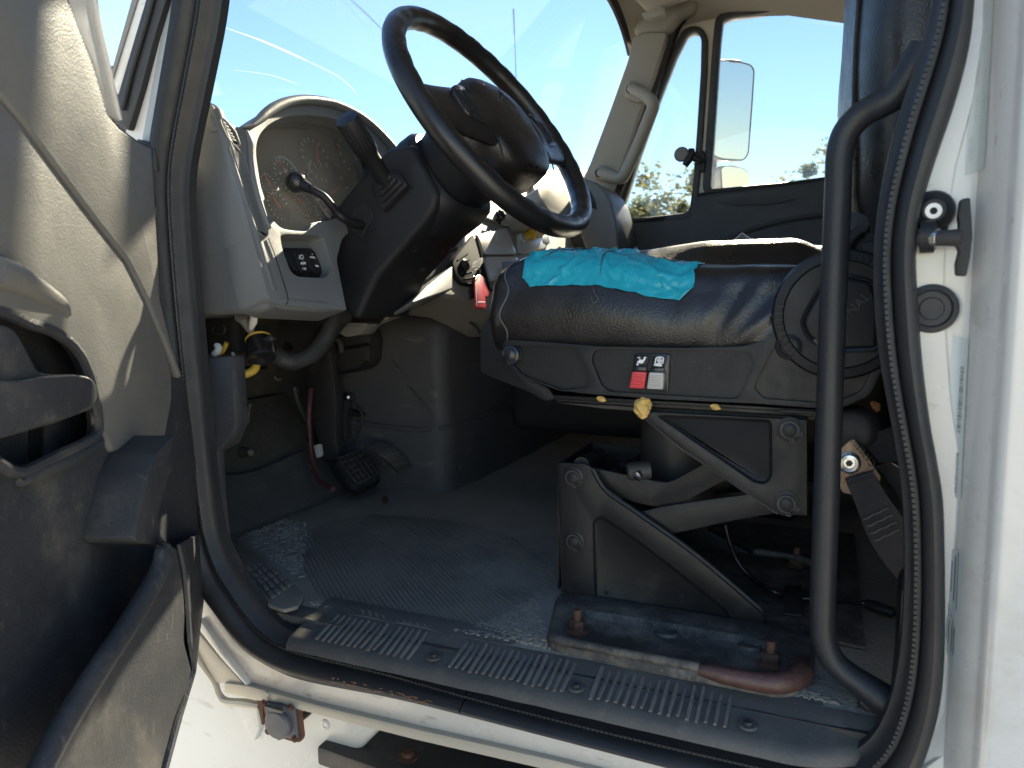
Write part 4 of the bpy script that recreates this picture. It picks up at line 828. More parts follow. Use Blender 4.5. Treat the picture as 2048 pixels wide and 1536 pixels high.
def circlip(c, y, parent):
    o = Yp(ZJ(*c), y); p_ = obj('pivot_pin', lathe([(0, 0), (.0165, 0), (.0165, .0015), (.0125, .0025), (.0125, .001), (.0085, .001), (.0085, .0075), (.006, .0085), (0, .0085)], o, (0, -1, 0), 26), M['steel'], parent)
    bm = ring_bm(o + Vector((0, -.0035, 0)), Vector((0, -1, 0)), .0085, .0118, -.3, 4.9, .0012, 20)
    for s_ in (-.35, 4.95):
        x, yv, d = frame_of(Vector((0, -1, 0))); q = o + Vector((0, -.0035, 0)) + (x * math.cos(s_) + yv * math.sin(s_)) * .0135; merge(bm, ring_bm(q, Vector((0, -1, 0)), .0012, .0032, 0, 2 * math.pi, .0012, 10))
    obj('circlip', bm, M['dark'], p_)
circlip((1238, 196), .158, st); circlip((1222, 562), .158, st)
# scissor arms
def arm(top, bot, y, name='scissor_arm', th=.006):
    a = smooth(zz(ZJ, top), 5); b = smooth(zz(ZJ, bot), 5); n = 26; a = resample([Vector((*p,)) for p in a], n); b = resample([Vector((*p,)) for p in b], n)
    return obj(name, prism([Yp(p, y) for p in a] + [Yp(p, y) for p in b[::-1]], (0, th, 0), .0012), M['steel'], st)
arm('200,370 330,400 480,432 600,456 655,450 740,405 820,362 930,300', '200,500 340,516 480,560 600,582 680,576 770,525 930,440 1030,380', .232)
arm('420,625 600,580 800,548 1046,514 1200,490', '520,740 640,716 800,682 1000,640 1240,600', .225)
a2 = arm('420,600 600,560 800,530 1046,496 1200,470', '520,690 640,670 800,640 1000,600 1240,560', .58)
# lower side brackets (near and far) and the box between them
YL = .215
lb = pressed('lower_bracket', '90,362 225,366 265,392 320,480 480,600 760,800 1070,1060 1104,1095 1106,1166 1092,1170 990,1166 930,1160 262,1052 108,1000', '258,648 300,618 350,648 500,752 700,906 930,1090 955,1150 930,1160 300,1050 268,1030', YL, M['steel'])
circlip((165, 432), YL, st); circlip((170, 748), YL, st)
obj('bracket_edge', prism([Yp(p, YL) for p in zz(ZJ, '88,362 94,362 112,1000 106,1000')], (0, .05, 0)), M['steel'], lb)
obj('bracket_rim', tube([Yp(p, YL + .002) for p in zz(ZJ, '262,392 330,500 480,606 760,806 1060,1058 1100,1100')], .0045, 8), M['steel'], lb)
for h_ in ((330, 1008), (700, 1022), (697, 1048)): obj('drain_hole', lathe([(0, 0), (.0028, 0), (0, .0004)], Yp(ZJ(*h_), YL - .0003 if h_[0] < 400 else YL + .0078), (0, -1, 0), 10), M['deep'], lb)
far_lb = obj('far_bracket', prism([Yp(p, .52) for p in rnd(zz(ZJ, '560,700 700,640 820,690 1060,820 1150,880 1172,915 1172,945 900,905 560,860'), 8)], (0, .02, 0), .004), M['steel'], st)
zt = Yp(ZJ(90, 362), YL); bx = [zt, Zp(ZJ(275, 258), zt.z - .002), Zp(ZJ(300, 246), zt.z - .004)]
yb = min(Zp(ZJ(275, 258), zt.z).y, .62)
obj('box_front', prism([zt, Vector((zt.x - .004, yb, zt.z)), Vector((zt.x - .004, yb, 1.20)), Vector((zt.x, YL, 1.20))], (.003, 0, 0)), M['steel'], st)
obj('box_back', prism([Vector((zt.x, yb, zt.z)), Vector((zt.x + .20, yb, zt.z - .01)), Vector((zt.x + .20, yb, 1.2)), Vector((zt.x, yb, 1.2))], (0, .004, 0)), M['steel'], st)
obj('cross_roller', tube([Yp(ZJ(205, 372), .235), Yp(ZJ(340, 296), .50)], .0125, 14, 0), M['greyrock'] if False else M['steel'], st)
obj('cross_bar', prism([Yp(ZJ(340, 396), .24), Yp(ZJ(385, 404), .24), Yp(ZJ(495, 330), .48), Yp(ZJ(440, 322), .48)], (0, 0, -.02), .003), M['steel'], st)
obj('cross_pin', tube([Yp(ZJ(415, 385), .30), Yp(ZJ(500, 345), .36)], .009, 12, 0), M['steel'], st)
lv = obj('level_valve', lathe([(0, 0), (.014, 0), (.014, .03), (.011, .034), (0, .034)], Yp(ZJ(545, 395), .24), Vector((-1, -.4, -.1)), 16), M['dark'], st)
obj('hex_nut', lathe([(0, 0), (.009, 0), (.009, .012), (.006, .014), (0, .014)], Yp(ZJ(495, 405), .23), Vector((-.3, -1, -.5)), 6), M['chrome'], lv)
asx = Yp(ZJ(690, 300), .36)
obj('air_spring', lathe([(0, 0), (.058, 0), (.060, .02), (.056, .05), (.062, .08), (.062, .16), (.05, .19), (0, .19)], Vector((asx.x, asx.y, 1.31)), (0, 0, 1), 28), M['dark'], st)
obj('damper', tube([Yp(ZJ(470, 590), .40), Yp(ZJ(760, 470), .40), Yp(ZJ(930, 430), .40)], .018, 12), M['dark'], st)
# base plate with raised edge and recessed channel
ZPB = 1.197
bo_ = rnd(zz(ZJ, '50,1215 95,1010 150,1000 1338,1195 1345,1240 1330,1375 1275,1440 1150,1452 800,1378 600,1340 110,1245'), 16, 4)
bh = rnd(zz(ZJ, '105,1140 150,1100 200,1085 620,1150 1040,1222 1180,1268 1228,1340 1228,1385 1190,1410 1060,1400 700,1330 150,1228 100,1190'), 14, 4)
bpz = [Zp(p, ZPB) for p in bo_]; bhz = [Zp(p, ZPB) for p in bh]
bp = obj('base_plate', holeprism(bpz, [bhz], (0, 0, -.004), .001), M['plate'], st)
n = len(bhz); c = sum(bhz, Vector()) / n
inn = [p + (c - p).normalized() * .010 for p in bhz]; bm = loft([bhz, [p.lerp(q, .3) + Vector((0, 0, -.001)) for p, q in zip(bhz, inn)], [q + Vector((0, 0, -.009)) for q in inn]], cap=False); bm.verts.ensure_lookup_table(); bm.faces.new([bm.verts[2 * n + i] for i in range(n)]); bmesh.ops.recalc_face_normals(bm, faces=bm.faces)
obj('channel', bm, M['plate'], bp, sharp=60)
cb = sum(bpz, Vector()) / len(bpz); bm = loft([bpz, [p + (p - cb).normalized() * .004 + Vector((0, 0, -.004)) for p in bpz], [p + (p - cb).normalized() * .006 + Vector((0, 0, -.008)) for p in bpz], [p + (p - cb).normalized() * .007 + Vector((0, 0, -.016)) for p in bpz]], cap=False)
obj('plate_skirt', bm, M['plate'], bp)
obj('rolled_lip', tube([Zp(p, ZPB + .0005) for p in zz(ZJ, '62,1225 110,1243 400,1300 600,1338 790,1375')], .0065, 10), M['plate'], bp)
obj('rusted_lip', tube([Zp(p, ZPB - .001) for p in zz(ZJ, '790,1385 900,1410 1050,1440 1160,1452 1240,1440 1290,1405 1300,1355')], [.007, .0105, .0115, .0125, .0135, .0155, .012], 12), M['rustpl'], bp, 'patch of the lip painted brown with rust')
obj('inner_plate', prism([Vector((-.36, .25, ZPB - .003)), Vector((.06, .20, ZPB - .003)), Vector((.06, .72, ZPB - .003)), Vector((-.36, .72, ZPB - .003))], (0, 0, -.004)), M['plate'], st)
obj('plate_dimple', lathe([(0, .001), (.009, .0012), (.013, .004), (.016, .0005), (0, -.001)], Zp(ZJ(632, 1208), ZPB - .0085), (0, 0, 1), 16), M['plate'], bp)
obj('plate_dimple', lathe([(0, .001), (.009, .0012), (.013, .004), (.016, .0005), (0, -.001)], Zp(ZJ(1040, 1272), ZPB - .0085), (0, 0, 1), 16), M['plate'], bp)
for c_, z_ in (((185, 1196), ZPB - .009), ((1140, 1362), ZPB - .009), ((1268, 868), 1.200)):
    o = Zp(ZJ(*c_), z_); b_ = obj('mounting_bolt', lathe([(0, 0), (.017, 0), (.017, .002), (.012, .004), (.0115, .006)] + [(0, .006)], o, (0, 0, 1), 20), M['rust'], st)
    obj('nut', lathe([(0, .005), (.0115, .005), (.0115, .015), (.010, .017), (0, .017)], o, (0, 0, 1), 6), M['rust'], b_); obj('stud', lathe([(0, .016), (.006, .016), (.006, .030), (.005, .032), (0, .032)], o, (0, 0, 1), 12), M['rust'], b_)
obj('far_rail', tube([Zp(p, 1.215) for p in zz(ZJ, '1060,800 1200,818 1300,838 1340,856')], .006, 8), M['plate'], st)
# foam crumbs
bm = NB(); bmesh.ops.create_icosphere(bm, subdivisions=3, radius=.0125)
for v_ in bm.verts: v_.co *= 1 + .45 * noise.noise(v_.co * 140); v_.co.z *= 1.1
o = Yp(ZI(812, 925), .152)
for v_ in bm.verts: v_.co += o
tag(obj('foam_crumb', bm, M['foam']), 'lump of torn yellow foam stuck under the seat trim below the rocker switches', 'foam crumb')
for q, s_, lb_ in (((1160, 925), .004, 'small yellow foam scrap under the seat trim, right of the big lump'), ((610, 887), .004, 'tiny yellow foam scrap under the seat trim, left of the big lump')):
    bm = NB(); bmesh.ops.create_icosphere(bm, subdivisions=2, radius=s_)
    for v_ in bm.verts: v_.co *= 1 + .5 * noise.noise(v_.co * 300); v_.co.x *= 1.8; v_.co += Yp(ZI(*q), .156)
    tag(obj('foam_scrap', bm, M['foam']), lb_, 'foam crumb', 'foam crumbs under the seat')
# passenger seat added behind the driver seat to keep sun off the floor
pst = thing('added_passenger_seat', 'added black vinyl passenger seat hidden behind the driver seat on the far side', 'seat', (-.15, 1.35, 1.18))
obj('cushion', box((-.16, 1.38, 1.68), (.50, .50, .20), None, .05, 4), M['vinyl'], pst)
obj('backrest', box((.17, 1.38, 2.05), (.14, .48, .75), Matrix.Rotation(.12, 3, 'Y'), .05, 4), M['vinyl'], pst)
obj('seat_base', box((-.12, 1.38, 1.37), (.40, .42, .40), None, .02), M['black'], pst)
con = thing('sun_blocker', 'added black sun console between the two seats, hidden behind the driver seat', 'blocker', (-.27, .9, 1.18))  # hidden box added between the seats to stop window sun reaching the floor
obj('blocker_top', box((-.285, .90, 1.49), (.81, .30, .30), None, .03, 3), M['black'], con)
obj('blocker_base', box((-.20, .90, 1.33), (.3, .22, .30), None, .02), M['black'], con)
# backrest
rows = []
NZ = 30
for i in range(NZ + 1):
    t = i / NZ; z = 1.70 + .85 * t
    fx = lerpt([(0, .040), (.12, .018), (.3, .010), (.45, .012), (.7, .033), (1, .063)], t)   # front face x
    rx = fx + .17; ny = lerpt([(0, .21), (.2, .185), (.5, .175), (1, .18)], t)
    ring = []
    for j in range(40):
        a = 2 * math.pi * j / 40; cx_, cy_ = sup(a, 1, 1, 3.2)
        xx = (fx + rx) / 2 + (rx - fx) / 2 * cx_; yy = .43 + (.43 - ny) * cy_
        if cx_ < 0: xx -= .014 * (1 - abs(cy_) ** 2) - .018 * math.exp(-((abs(cy_) - .82) / .16) ** 2) * 0
        n1 = noise.noise(Vector((xx * 14, yy * 10, z * 9))) * .005
        ring.append(Vector((xx + n1, yy + n1 * .5, z)))
    rows.append(ring)
BR = obj('backrest', loft(rows), M['vinyl'], st)
obj('backrest_piping', tube([Vector((r[24].x - .0015, r[24].y - .001, r[24].z)) for r in rows], .0032, 8, 1), M['vinyl'], BR)
obj('back_hinge', prism([Yp(p, .20) for p in rnd(zz(ZE, '420,1100 450,1030 470,1015 545,1020 600,1040 600,1180 540,1175 420,1180'), 8)], (0, .05, 0), .008), M['black'], st)
obj('hinge_arm', tube([Yp(p, .195) for p in zz(ZE, '418,1120 445,1050 490,1010')], .008, 10), M['black'], st)
obj('hinge_recess', prism([Yp(p, .198) for p in rnd(zz(ZE, '480,1060 540,1050 600,1060 600,1150 500,1140'), 8)], (0, .01, 0), .003), M['steel'], st)
obj('hinge_knob', lathe([(0, 0), (.018, 0), (.016, .02), (0, .022)], Yp(ZE(458, 1010), .22), (0, -1, .3), 14), M['dark'], st)
tri = thing('folded_warning_card', 'black triangular corner with pale edge poking up behind the seat cushion', 'card', Yp(ZD(1272, 1440), .95))
obj('card', prism([Yp(p, .95) for p in zz(ZD, '1214,1414 1272,1366 1336,1412 1340,1520 1205,1520')], (.0, .004, 0)), M['black2'], tri)
obj('card_edge', tube([Yp(p, .949) for p in zz(ZD, '1212,1414 1272,1364 1338,1412')], .0016, 6, 0), M['print'], tri)

# ================================================================== GRAB BAR by the doorway
gb_ = thing('grab_bar', 'tall black tubular grab bar at the rear edge of the open doorway', 'grab bar', Yp((1650, 1100), .06))
gp = [(1850, 95, .045), (1822, 145, .045), (1790, 190, .048), (1765, 207, .05), (1735, 222, .055), (1712, 240, .058), (1690, 268, .06), (1679, 310, .06), (1676, 380, .06), (1668, 560, .06), (1662, 720, .06), (1656, 900, .06), (1649, 1100, .06), (1645, 1240, .06), (1650, 1285, .06), (1664, 1318, .059), (1690, 1345, .057), (1726, 1370, .054), (1765, 1398, .05), (1800, 1425, .048)]
bm = tube([Yp((a, b), y_) for a, b, y_ in gp], [.016, .0155, .0145, .0142] + [.0142] * 10 + [.0142, .015, .018, .019], 20, 6); obj('bar_tube', bm, M['bar'], gb_)
obj('bar_foot', prism([Yp(p, .052) for p in rnd(zz(ZM, '1240,740 1300,690 1420,715 1440,800 1400,850 1330,850'), 10)], (0, .012, 0), .004), M['bar'], gb_)
# sunlit painted edge of the pillar behind bar handled by light; pillar trim strip by the foot
obj('rear_trim_strip', prism([Yp(p, .022) for p in rnd(zz(ZM, '1458,200 1475,160 1500,160 1506,300 1500,620 1440,790 1418,770 1440,560'), 6)], (0, .05, 0), .004), M['steel'], cab)

# ================================================================== SEAT BELT
sbt = thing('seat_belt', 'black seat belt webbing on a bronze anchor plate behind the grab bar', 'seat belt', Yp(ZJ(1530, 360), .16))
YS = .155
obj('anchor_plate', prism([Yp(p, YS) for p in rnd(zz(ZJ, '1480,300 1550,234 1630,340 1690,432 1682,462 1560,522 1500,510 1478,470'), 6)], (0, .004, 0), .001), M['brass'], sbt)
ab = obj('anchor_bolt', lathe([(0, 0), (.0138, 0), (.0138, .002), (.0112, .0035), (.0102, .0065), (.0072, .007), (.0065, .004), (0, .004)], Yp(ZJ(1532, 360), YS), (0, -1, 0), 28), M['chrome'], sbt)
obj('star_recess', lathe([(0, .0042), (.0042, .0042), (0, .0046)], Yp(ZJ(1532, 360), YS - .0005), (0, -1, 0), 6), M['dark'], ab)
tx = (Yp(ZJ(1648, 362), YS) - Yp(ZJ(1570, 262), YS)); text('1C150203', Yp(ZJ(1606, 318), YS - .0006), -tx, Vector((1, 0, 1)), .0115, M['deep'], sbt, 'lettering', .0003)
def ribbon(edgeA, edgeB, y, th=.0025, m='belt', name='webbing', par=None, wob=0):
    a = resample(smooth(edgeA, 5), 18); b = resample(smooth(edgeB, 5), 18)
    rows_ = [[Yp(p.lerp(q, t), (y(i / 17) if callable(y) else y) + .003 * math.sin(t * 3.14) + wob * math.sin(i * .9)) for t in (0, .33, .66, 1)] for i, (p, q) in enumerate(zip(a, b))]
    return obj(name, grid_surf(rows_, th), M[m], par or sbt)
ribbon(zz(ZJ, '1516,456 1560,560 1620,720 1700,850 1790,960 1830,1000'), zz(ZJ, '1655,415 1720,520 1790,620 1850,740 1870,880 1900,960'), lambda t: YS - .004 + .02 * t)
ribbon(zz(ZJ, '1590,250 1660,210 1740,180 1840,150'), zz(ZJ, '1680,362 1740,356 1790,352 1850,340'), lambda t: YS + .03 + .02 * t)
ribbon(zz(ZJ, '1660,380 1730,460 1790,560 1850,640'), zz(ZJ, '1730,350 1790,390 1840,440 1880,500'), lambda t: YS + .06, .003)
for k in range(4): obj('stitching', tube([Yp(ZJ(1600 + 18 * k + j * 26 * 1, 640 + k * 36 - j * 12 + 6 * (j % 2)), YS - .002) for j in range(6)], .0009, 5, 2), M['ply'], sbt)
obj('webbing_fold', tube([Yp(p, YS - .004) for p in zz(ZJ, '1518,455 1590,430 1655,414')], .004, 8), M['belt'], sbt)
rl = obj('belt_swivel', lathe([(0, 0), (.030, 0), (.032, .012), (.026, .03), (.02, .034), (0, .034)], Yp(ZJ(1565, 195), YS + .06), Vector((-.2, -1, .1)), 24), M['dark'], sbt)
obj('cover_scrap', tube([Yp(p, .2) for p in zz(ZJ, '1640,60 1665,80 1672,105')], [.002, .006, .002], 6), M['orange'], sbt)

# cable, clip, connector behind the seat
cb_ = thing('air_line', 'thin black line hanging from the seat base and running along the cab floor', 'cable', Zp(ZJ(1300, 1025), 1.2))
obj('line_tube', tube([Yp(ZJ(918, 668), .36), Yp(ZJ(940, 760), .36), Yp(ZJ(985, 860), .36), Yp(ZJ(1060, 940), .35), Zp(ZJ(1140, 990), 1.212), Zp(ZJ(1210, 1015), 1.207), Zp(ZJ(1300, 1030), 1.205), Zp(ZJ(1450, 1042), 1.205), Zp(ZJ(1560, 1048), 1.20), Zp(ZJ(1625, 1062), 1.198), Zp(ZJ(1740, 1100), 1.198), Zp(ZJ(1800, 1118), 1.198)], .0042, 10), M['blackg'], cb_)
obj('line_coupling', tube([Zp(ZJ(1615, 1060), 1.199), Zp(ZJ(1660, 1073), 1.199), Zp(ZJ(1700, 1087), 1.199), Zp(ZJ(1752, 1103), 1.198)], [.007, .009, .0075, .008], 12, 3), M['black'], cb_)
obj('clip_pad', prism([Zp(ZJ(1208, 1105), 1.200), Zp(ZJ(1305, 1118), 1.200), Zp(ZJ(1302, 1030), 1.214), Zp(ZJ(1300, 968), 1.214), Zp(ZJ(1212, 964), 1.214), Zp(ZJ(1210, 1020), 1.214)], (0, 0, -.004), .001), M['steel'], cb_)

# ================================================================== FLOOR MAT, TREAD, TUNNEL
fm = thing('floor_mat', 'worn dusty black rubber floor mat with ribbed oval under the pedals', 'floor mat', (-.7, .4, 1.18))
ZF_ = 1.180
mp = [(-1.055, .05), (-.80, .047), (.40, .045), (.40, 1.75), (-.86, 1.75), (-1.06, 1.75)]
def sst(t): t = max(0, min(1, t)); return t * t * (3 - 2 * t)
def mz(x, y): return .0025 * noise.noise(Vector((x * 6, y * 6, 0))) + .0012 * noise.noise(Vector((x * 20, y * 20, 4))) + .0055 * sst((x + .47) / .12) * sst((y - .045) / .04)
NXg, NYg = 160, 150; rows = []
for i in range(NXg + 1):
    x = -1.06 + 1.46 * i / NXg; r_ = []
    for j in range(NYg + 1):
        y = .046 + 1.70 * j / NYg; r_.append(Vector((x, y, ZF_ + mz(x, y))))
    rows.append(r_)
obj('mat_sheet', grid_surf(rows), M['mat'], fm)
rows = []
for i in range(20):
    t = i / 19; r_ = []
    for j in range(50):
        y = .05 + .75 * j / 49; up = lerpt([(0, .12), (.18, .15), (.24, .185), (.33, .15), (.45, .13), (1, .16)], (y - .05) / .75); s = up * t
        r_.append(Vector((-1.06 - s * .72, y, ZF_ + .003 + s * .69 * (1 if t > .2 else t * 5) + .002 * noise.noise(Vector((y * 12, s * 14, 2))))))
    rows.append(r_)
obj('mat_toe', grid_surf(rows, .006), M['rubberd'], fm)
# ribbed oval: many thin ridges, elliptical
oc = Vector((-.635, .275, ZF_)); e1 = Vector((.86, .50, 0)).normalized(); 
dr = (Zp((752, 1228), ZF_) - Zp((700, 1150), ZF_)); dr.z = 0; dr.normalize(); dp = Vector((-dr.y, dr.x, 0))
ov = [Zp(p, ZF_) for p in zz(ZO, '606,1125 612,1075 660,1040 760,1030 900,1040 1010,1070 1090,1115 1120,1150 1095,1200 1040,1235 960,1256 860,1258 760,1238 680,1215 630,1180')]
ov = smooth(ov, 4, True)
# fill ridge by ridge
def clip_line(o, d, poly):
    ts = []
    for i in range(len(poly)):
        a, b = poly[i] - o, poly[(i + 1) % len(poly)] - o; ca, cb2 = a.x * d.y - a.y * d.x, b.x * d.y - b.y * d.x
        if (ca > 0) != (cb2 > 0): t = ca / (ca - cb2); ts.append((a.lerp(b, t)).dot(d))
    return (min(ts), max(ts)) if len(ts) >= 2 else None
bm = NB(); cc = sum(ov, Vector()) / len(ov); 
for k in range(-60, 61):
    o = cc + dp * k * .0078; r_ = clip_line(o, dr, ov)
    if not r_: continue
    ns = max(2, int((r_[1] - r_[0]) / .012)); prevv = None
    for i in range(ns + 1):
        p = o + dr * (r_[0] + (r_[1] - r_[0]) * i / ns)
        wear = .5 + .9 * noise.noise(Vector((p.x * 9, p.y * 9, 1))); hgt = .0032 * max(.12, min(1, wear + .3)) if 0 < i < ns else 0
        z0 = ZF_ + mz(p.x, p.y)
        vs = [bm.verts.new(Vector((p.x, p.y, z0)) + dp * a + Vector((0, 0, b))) for a, b in ((-.0030, -.002), (-.0016, hgt), (.0016, hgt), (.0030, -.002))]
        if prevv:
            for q in range(3): bm.faces.new((prevv[q], prevv[q + 1], vs[q + 1], vs[q]))
        prevv = vs
bmesh.ops.recalc_face_normals(bm, faces=bm.faces); obj('mat_ribs', bm, M['matr'], fm, kind='stuff')
# worn raised dots near edges of the mat
bm = NB()
def blob_patch(poly, n, z=ZF_, sz=.003):
    P_ = [Zp(p, z) for p in poly]; xs = [p.x for p in P_]; ys_ = [p.y for p in P_]; k = 0
    while k < n:
        x, y = random.uniform(min(xs), max(xs)), random.uniform(min(ys_), max(ys_)); ins = False
        for i in range(len(P_)):
            a, b = P_[i], P_[(i + 1) % len(P_)]
            if (a.y > y) != (b.y > y) and x < (b.x - a.x) * (y - a.y) / (b.y - a.y) + a.x: ins = not ins
        k += 1
        if not ins or y < .056: continue
        r = sz * random.uniform(.6, 1.5); ang = random.uniform(0, 3.14); m_ = []
        for q in range(6):
            t = q * math.pi / 3; a = Vector((math.cos(t) * r * 1.7, math.sin(t) * r * .8)); a.rotate(Matrix.Rotation(ang, 2)); m_.append(a)
        z0 = z + mz(x, y)
        lo = [bm.verts.new((x + a.x, y + a.y, z0 - .001)) for a in m_]; hi = [bm.verts.new((x + a.x * .6, y + a.y * .6, z0 + .0022)) for a in m_]
        bm.faces.new(hi)
        for q in range(6): bm.faces.new((lo[q], lo[(q + 1) % 6], hi[(q + 1) % 6], hi[q]))
blob_patch(zz(ZL, '90,110 250,80 420,110 470,200 420,300 430,400 300,330 180,230'), 2200, sz=.0034)
blob_patch(zz(ZL, '470,520 560,520 640,600 560,600 490,560'), 500, sz=.003)
blob_patch(zz(ZL, '1150,680 1450,600 1640,480 1640,640 1700,760 1900,850 1500,800 1200,740'), 2600, sz=.0024)
blob_patch(zz(ZM, '0,520 480,600 1000,690 1180,760 900,770 500,700 0,600'), 2600, sz=.0024)
bmesh.ops.recalc_face_normals(bm, faces=bm.faces); obj('mat_pebbles', bm, M['mat'], fm, kind='stuff')
obj('mat_corner', prism([Vector((-1.06, .018, 1.178)), Vector((-.64, .018, 1.174)), Vector((-.64, .06, 1.178)), Vector((-1.06, .06, 1.180))], (0, 0, -.01)), M['rubberd'], fm)
# heel pad with square blocks
hp_ = obj('heel_pad', prism([Zp(p, ZF_ + .008) for p in rnd(zz(ZL, '30,195 80,185 160,240 330,380 435,480 400,540 330,560 240,530 60,300'), 6)], (0, 0, -.007), .003), M['matr'], fm)
ga_, gb2, gc_, gd_ = [Zp(ZL(*p), ZF_ + .0085) for p in ((130, 350), (215, 300), (375, 440), (265, 520))]
for i in range(5):
    for j in range(4):
        def q(a, b): return ga_.lerp(gd_, a).lerp(gb2.lerp(gc_, a), b)
        if (i, j) in ((0, 3),): continue
        obj('block', prism([q((i + .1) / 5, (j + .1) / 4), q((i + .9) / 5, (j + .1) / 4), q((i + .9) / 5, (j + .9) / 4), q((i + .1) / 5, (j + .9) / 4)], (0, 0, .004), .001), M['matr'], hp_)
# small debris
for (p, z_, s_, m_, lb_) in (((770, 1000), ZF_ + .003, .008, 'rust', 'small brown leaf scrap on the floor below the accelerator pedal'),):
    bm = prism([Zp((p[0] + s_ * 900 * math.cos(t), p[1] + s_ * 900 * math.sin(t) * 1.1), z_) for t in (0, .9, 1.9, 3, 4, 5.2)], (0, 0, .002)); tag(obj('leaf_scrap', bm, M[m_]), lb_, 'debris')
gcl = thing('floor_grommet', 'oval rubber grommet with yellowed centre where the maroon hose meets the floor', 'grommet', Zp(ZH(792, 1090), ZF_))
obj('grommet_ring', lathe([(0, 0), (.012, 0), (.011, .005), (.008, .006), (.007, .002), (0, .002)], Zp(ZH(792, 1090), ZF_), (0, 0, 1), 18), M['rubber'], gcl); obj('grommet_core', lathe([(0, .002), (.0065, .002), (.005, .006), (0, .006)], Zp(ZH(792, 1090), ZF_), (0, 0, 1), 14), M['foam'], gcl)
# sill tread plate
tr_ = thing('sill_tread', 'dusty black rubber tread plate with raised cross ribs along the door sill', 'tread plate', (-.35, .01, 1.165))
rows = []
for i in range(80):
    x = -.705 + .79 * i / 79; r_ = []
    en = max(0, (x - -.03) / .065)
    for y, z in ((-.026 , 1.146), (-.024, 1.154), (-.019, 1.160), (-.010, 1.163), (.01, 1.168), (.03, 1.173), (.048, 1.180), (.07, 1.1835), (.085, 1.183)):
        r_.append(Vector((x, y + (.02 * en * en if y < .02 else 0) - .01 * max(0, x + .35), z + .0008 * noise.noise(Vector((x * 30, y * 30, 0))))))
    rows.append(r_)
obj('plate_body', grid_surf(rows, .002), M['rubberd'], tr_)
def ribx(x):
    pts = []
    for y, z in ((-.012, 1.1625), (.008, 1.1678), (.028, 1.1728), (.041, 1.1775)): pts.append(Vector((x, y - .01 * max(0, x + .35), z)))
    return tube([p + Vector((0, 0, .0006)) for p in pts], [.0024, .0030, .0030, .0024], 6, 0)
xs_ = []
for p0, p1, n_ in (((643, 1268), (822, 1308), 15), ((905, 1326), (1130, 1370), 17), ((1185, 1385), (1452, 1440), 16)):
    a = Zp(p0, 1.166).x; b = Zp(p1, 1.166).x; xs_ += [a + (b - a) * i / (n_ - 1) for i in range(n_)]
r0 = None
for x in xs_:
    if r0 is None: r0 = obj('rib', ribx(x), M['ribr'], tr_); rx0 = x
    else:
        o = r0.copy(); COL.objects.link(o); o.parent = tr_; o.location = r0.location + Vector((x - rx0, -.01 * (max(0, x + .35) - max(0, rx0 + .35)), 0)); o.scale = (random.uniform(.8, 1.2), 1, random.uniform(.6, 1.2))
for p in ((868, 1312), (1153, 1373), (1496, 1448)):
    o = Zp(p, 1.168); b_ = obj('screw_boss', lathe([(0, 0), (.012, 0), (.010, .0018), (.006, .0015), (0, .001)], o - Vector((0, 0, .001)), (0, -.1, 1), 18), M['rubberd'], tr_); obj('screw', lathe([(0, .001), (.0052, .001), (.0045, .004), (.002, .0042), (0, .003)], o, (0, -.1, 1), 12), M['dark'], b_)
# step between plate and mat at the right end corner
# kick panel, front
kp_ = zz(ZO, '392,716 462,712 467,770 471,850 458,880 432,905 436,1000 446,1095 470,1140 510,1195 545,1238 580,1264 566,1276 520,1246 470,1190 440,1140 418,1070 402,960')
obj('kick_panel', prism([Yp(p, .022) for p in kp_], (0, .02, 0), .004), M['doorlow'], cab)
obj('kick_inner', prism([Yp(p, .05) for p in zz(ZO, '400,716 462,713 467,770 471,850 455,890 430,905 420,800')], (0, .03, 0), .004), M['doorlow'], cab)

# doghouse / engine tunnel
tn = thing('engine_cover', 'big scuffed black moulded engine tunnel cover beside the pedals', 'engine cover', (-1.0, 1.1, 1.18))
YTN = .725; xr = -.845
def rbox(y0, xr_, z0, z1, r, tap=.0, n=6):
    rings_ = []
    for z in [z0 + (z1 - z0) * k / 8 for k in range(9)]:
        s = tap * (z - z0) / (z1 - z0); c_ = []
        for k in range(n + 1):
            t = math.pi / 2 * k / n; c_.append(Vector((xr_ - s - r + r * math.sin(t), y0 + s + r - r * math.cos(t), z)))
        c_ = [Vector((-1.36, y0 + s, z)), Vector((-1.2, y0 + s - .004, z)), Vector((-1.0, y0 + s - .006, z))] + c_ + [Vector((xr_ - s + .003, y0 + .4, z)), Vector((xr_ - s, 1.78, z))]; rings_.append(c_)
    return rings_
R_ = rbox(YTN - .012, xr + .014, 1.175, 1.335, .05, .006) + rbox(YTN, xr, 1.345, 1.56, .038, .012) 
last = R_[-1]
for k in range(1, 6):
    t = math.pi / 2 * k / 5; cx_ = Vector((-1.1, 1.3, 0)); sh_ = .055 * (1 - math.cos(t)); R_.append([Vector((p.x - sh_ * (1 if p.x > -1.2 else 0), min(p.y + sh_, 1.78), 1.56 + .055 * math.sin(t))) for p in last])
R_.append([Vector((min(p.x, -1.0), max(p.y, 1.0), 1.62)) for p in last])
bm = grid_surf(R_)
for v_ in bm.verts: v_.co += Vector((1, 1, 1)) * .004 * noise.noise(v_.co * 7)
obj('cover_shell', bm, M['carpet'], tn, sharp=60)
obj('seam_ledge', tube([Vector((-1.3, YTN - .004, 1.342)), Vector((-1.1, YTN - .008, 1.338)), Vector((-.93, YTN - .006, 1.332)), Vector((xr - .03, YTN + .006, 1.336)), Vector((xr + .002, YTN + .05, 1.34)), Vector((xr, 1.1, 1.345)), Vector((xr, 1.7, 1.35))], .007, 8), M['carpet'], tn)
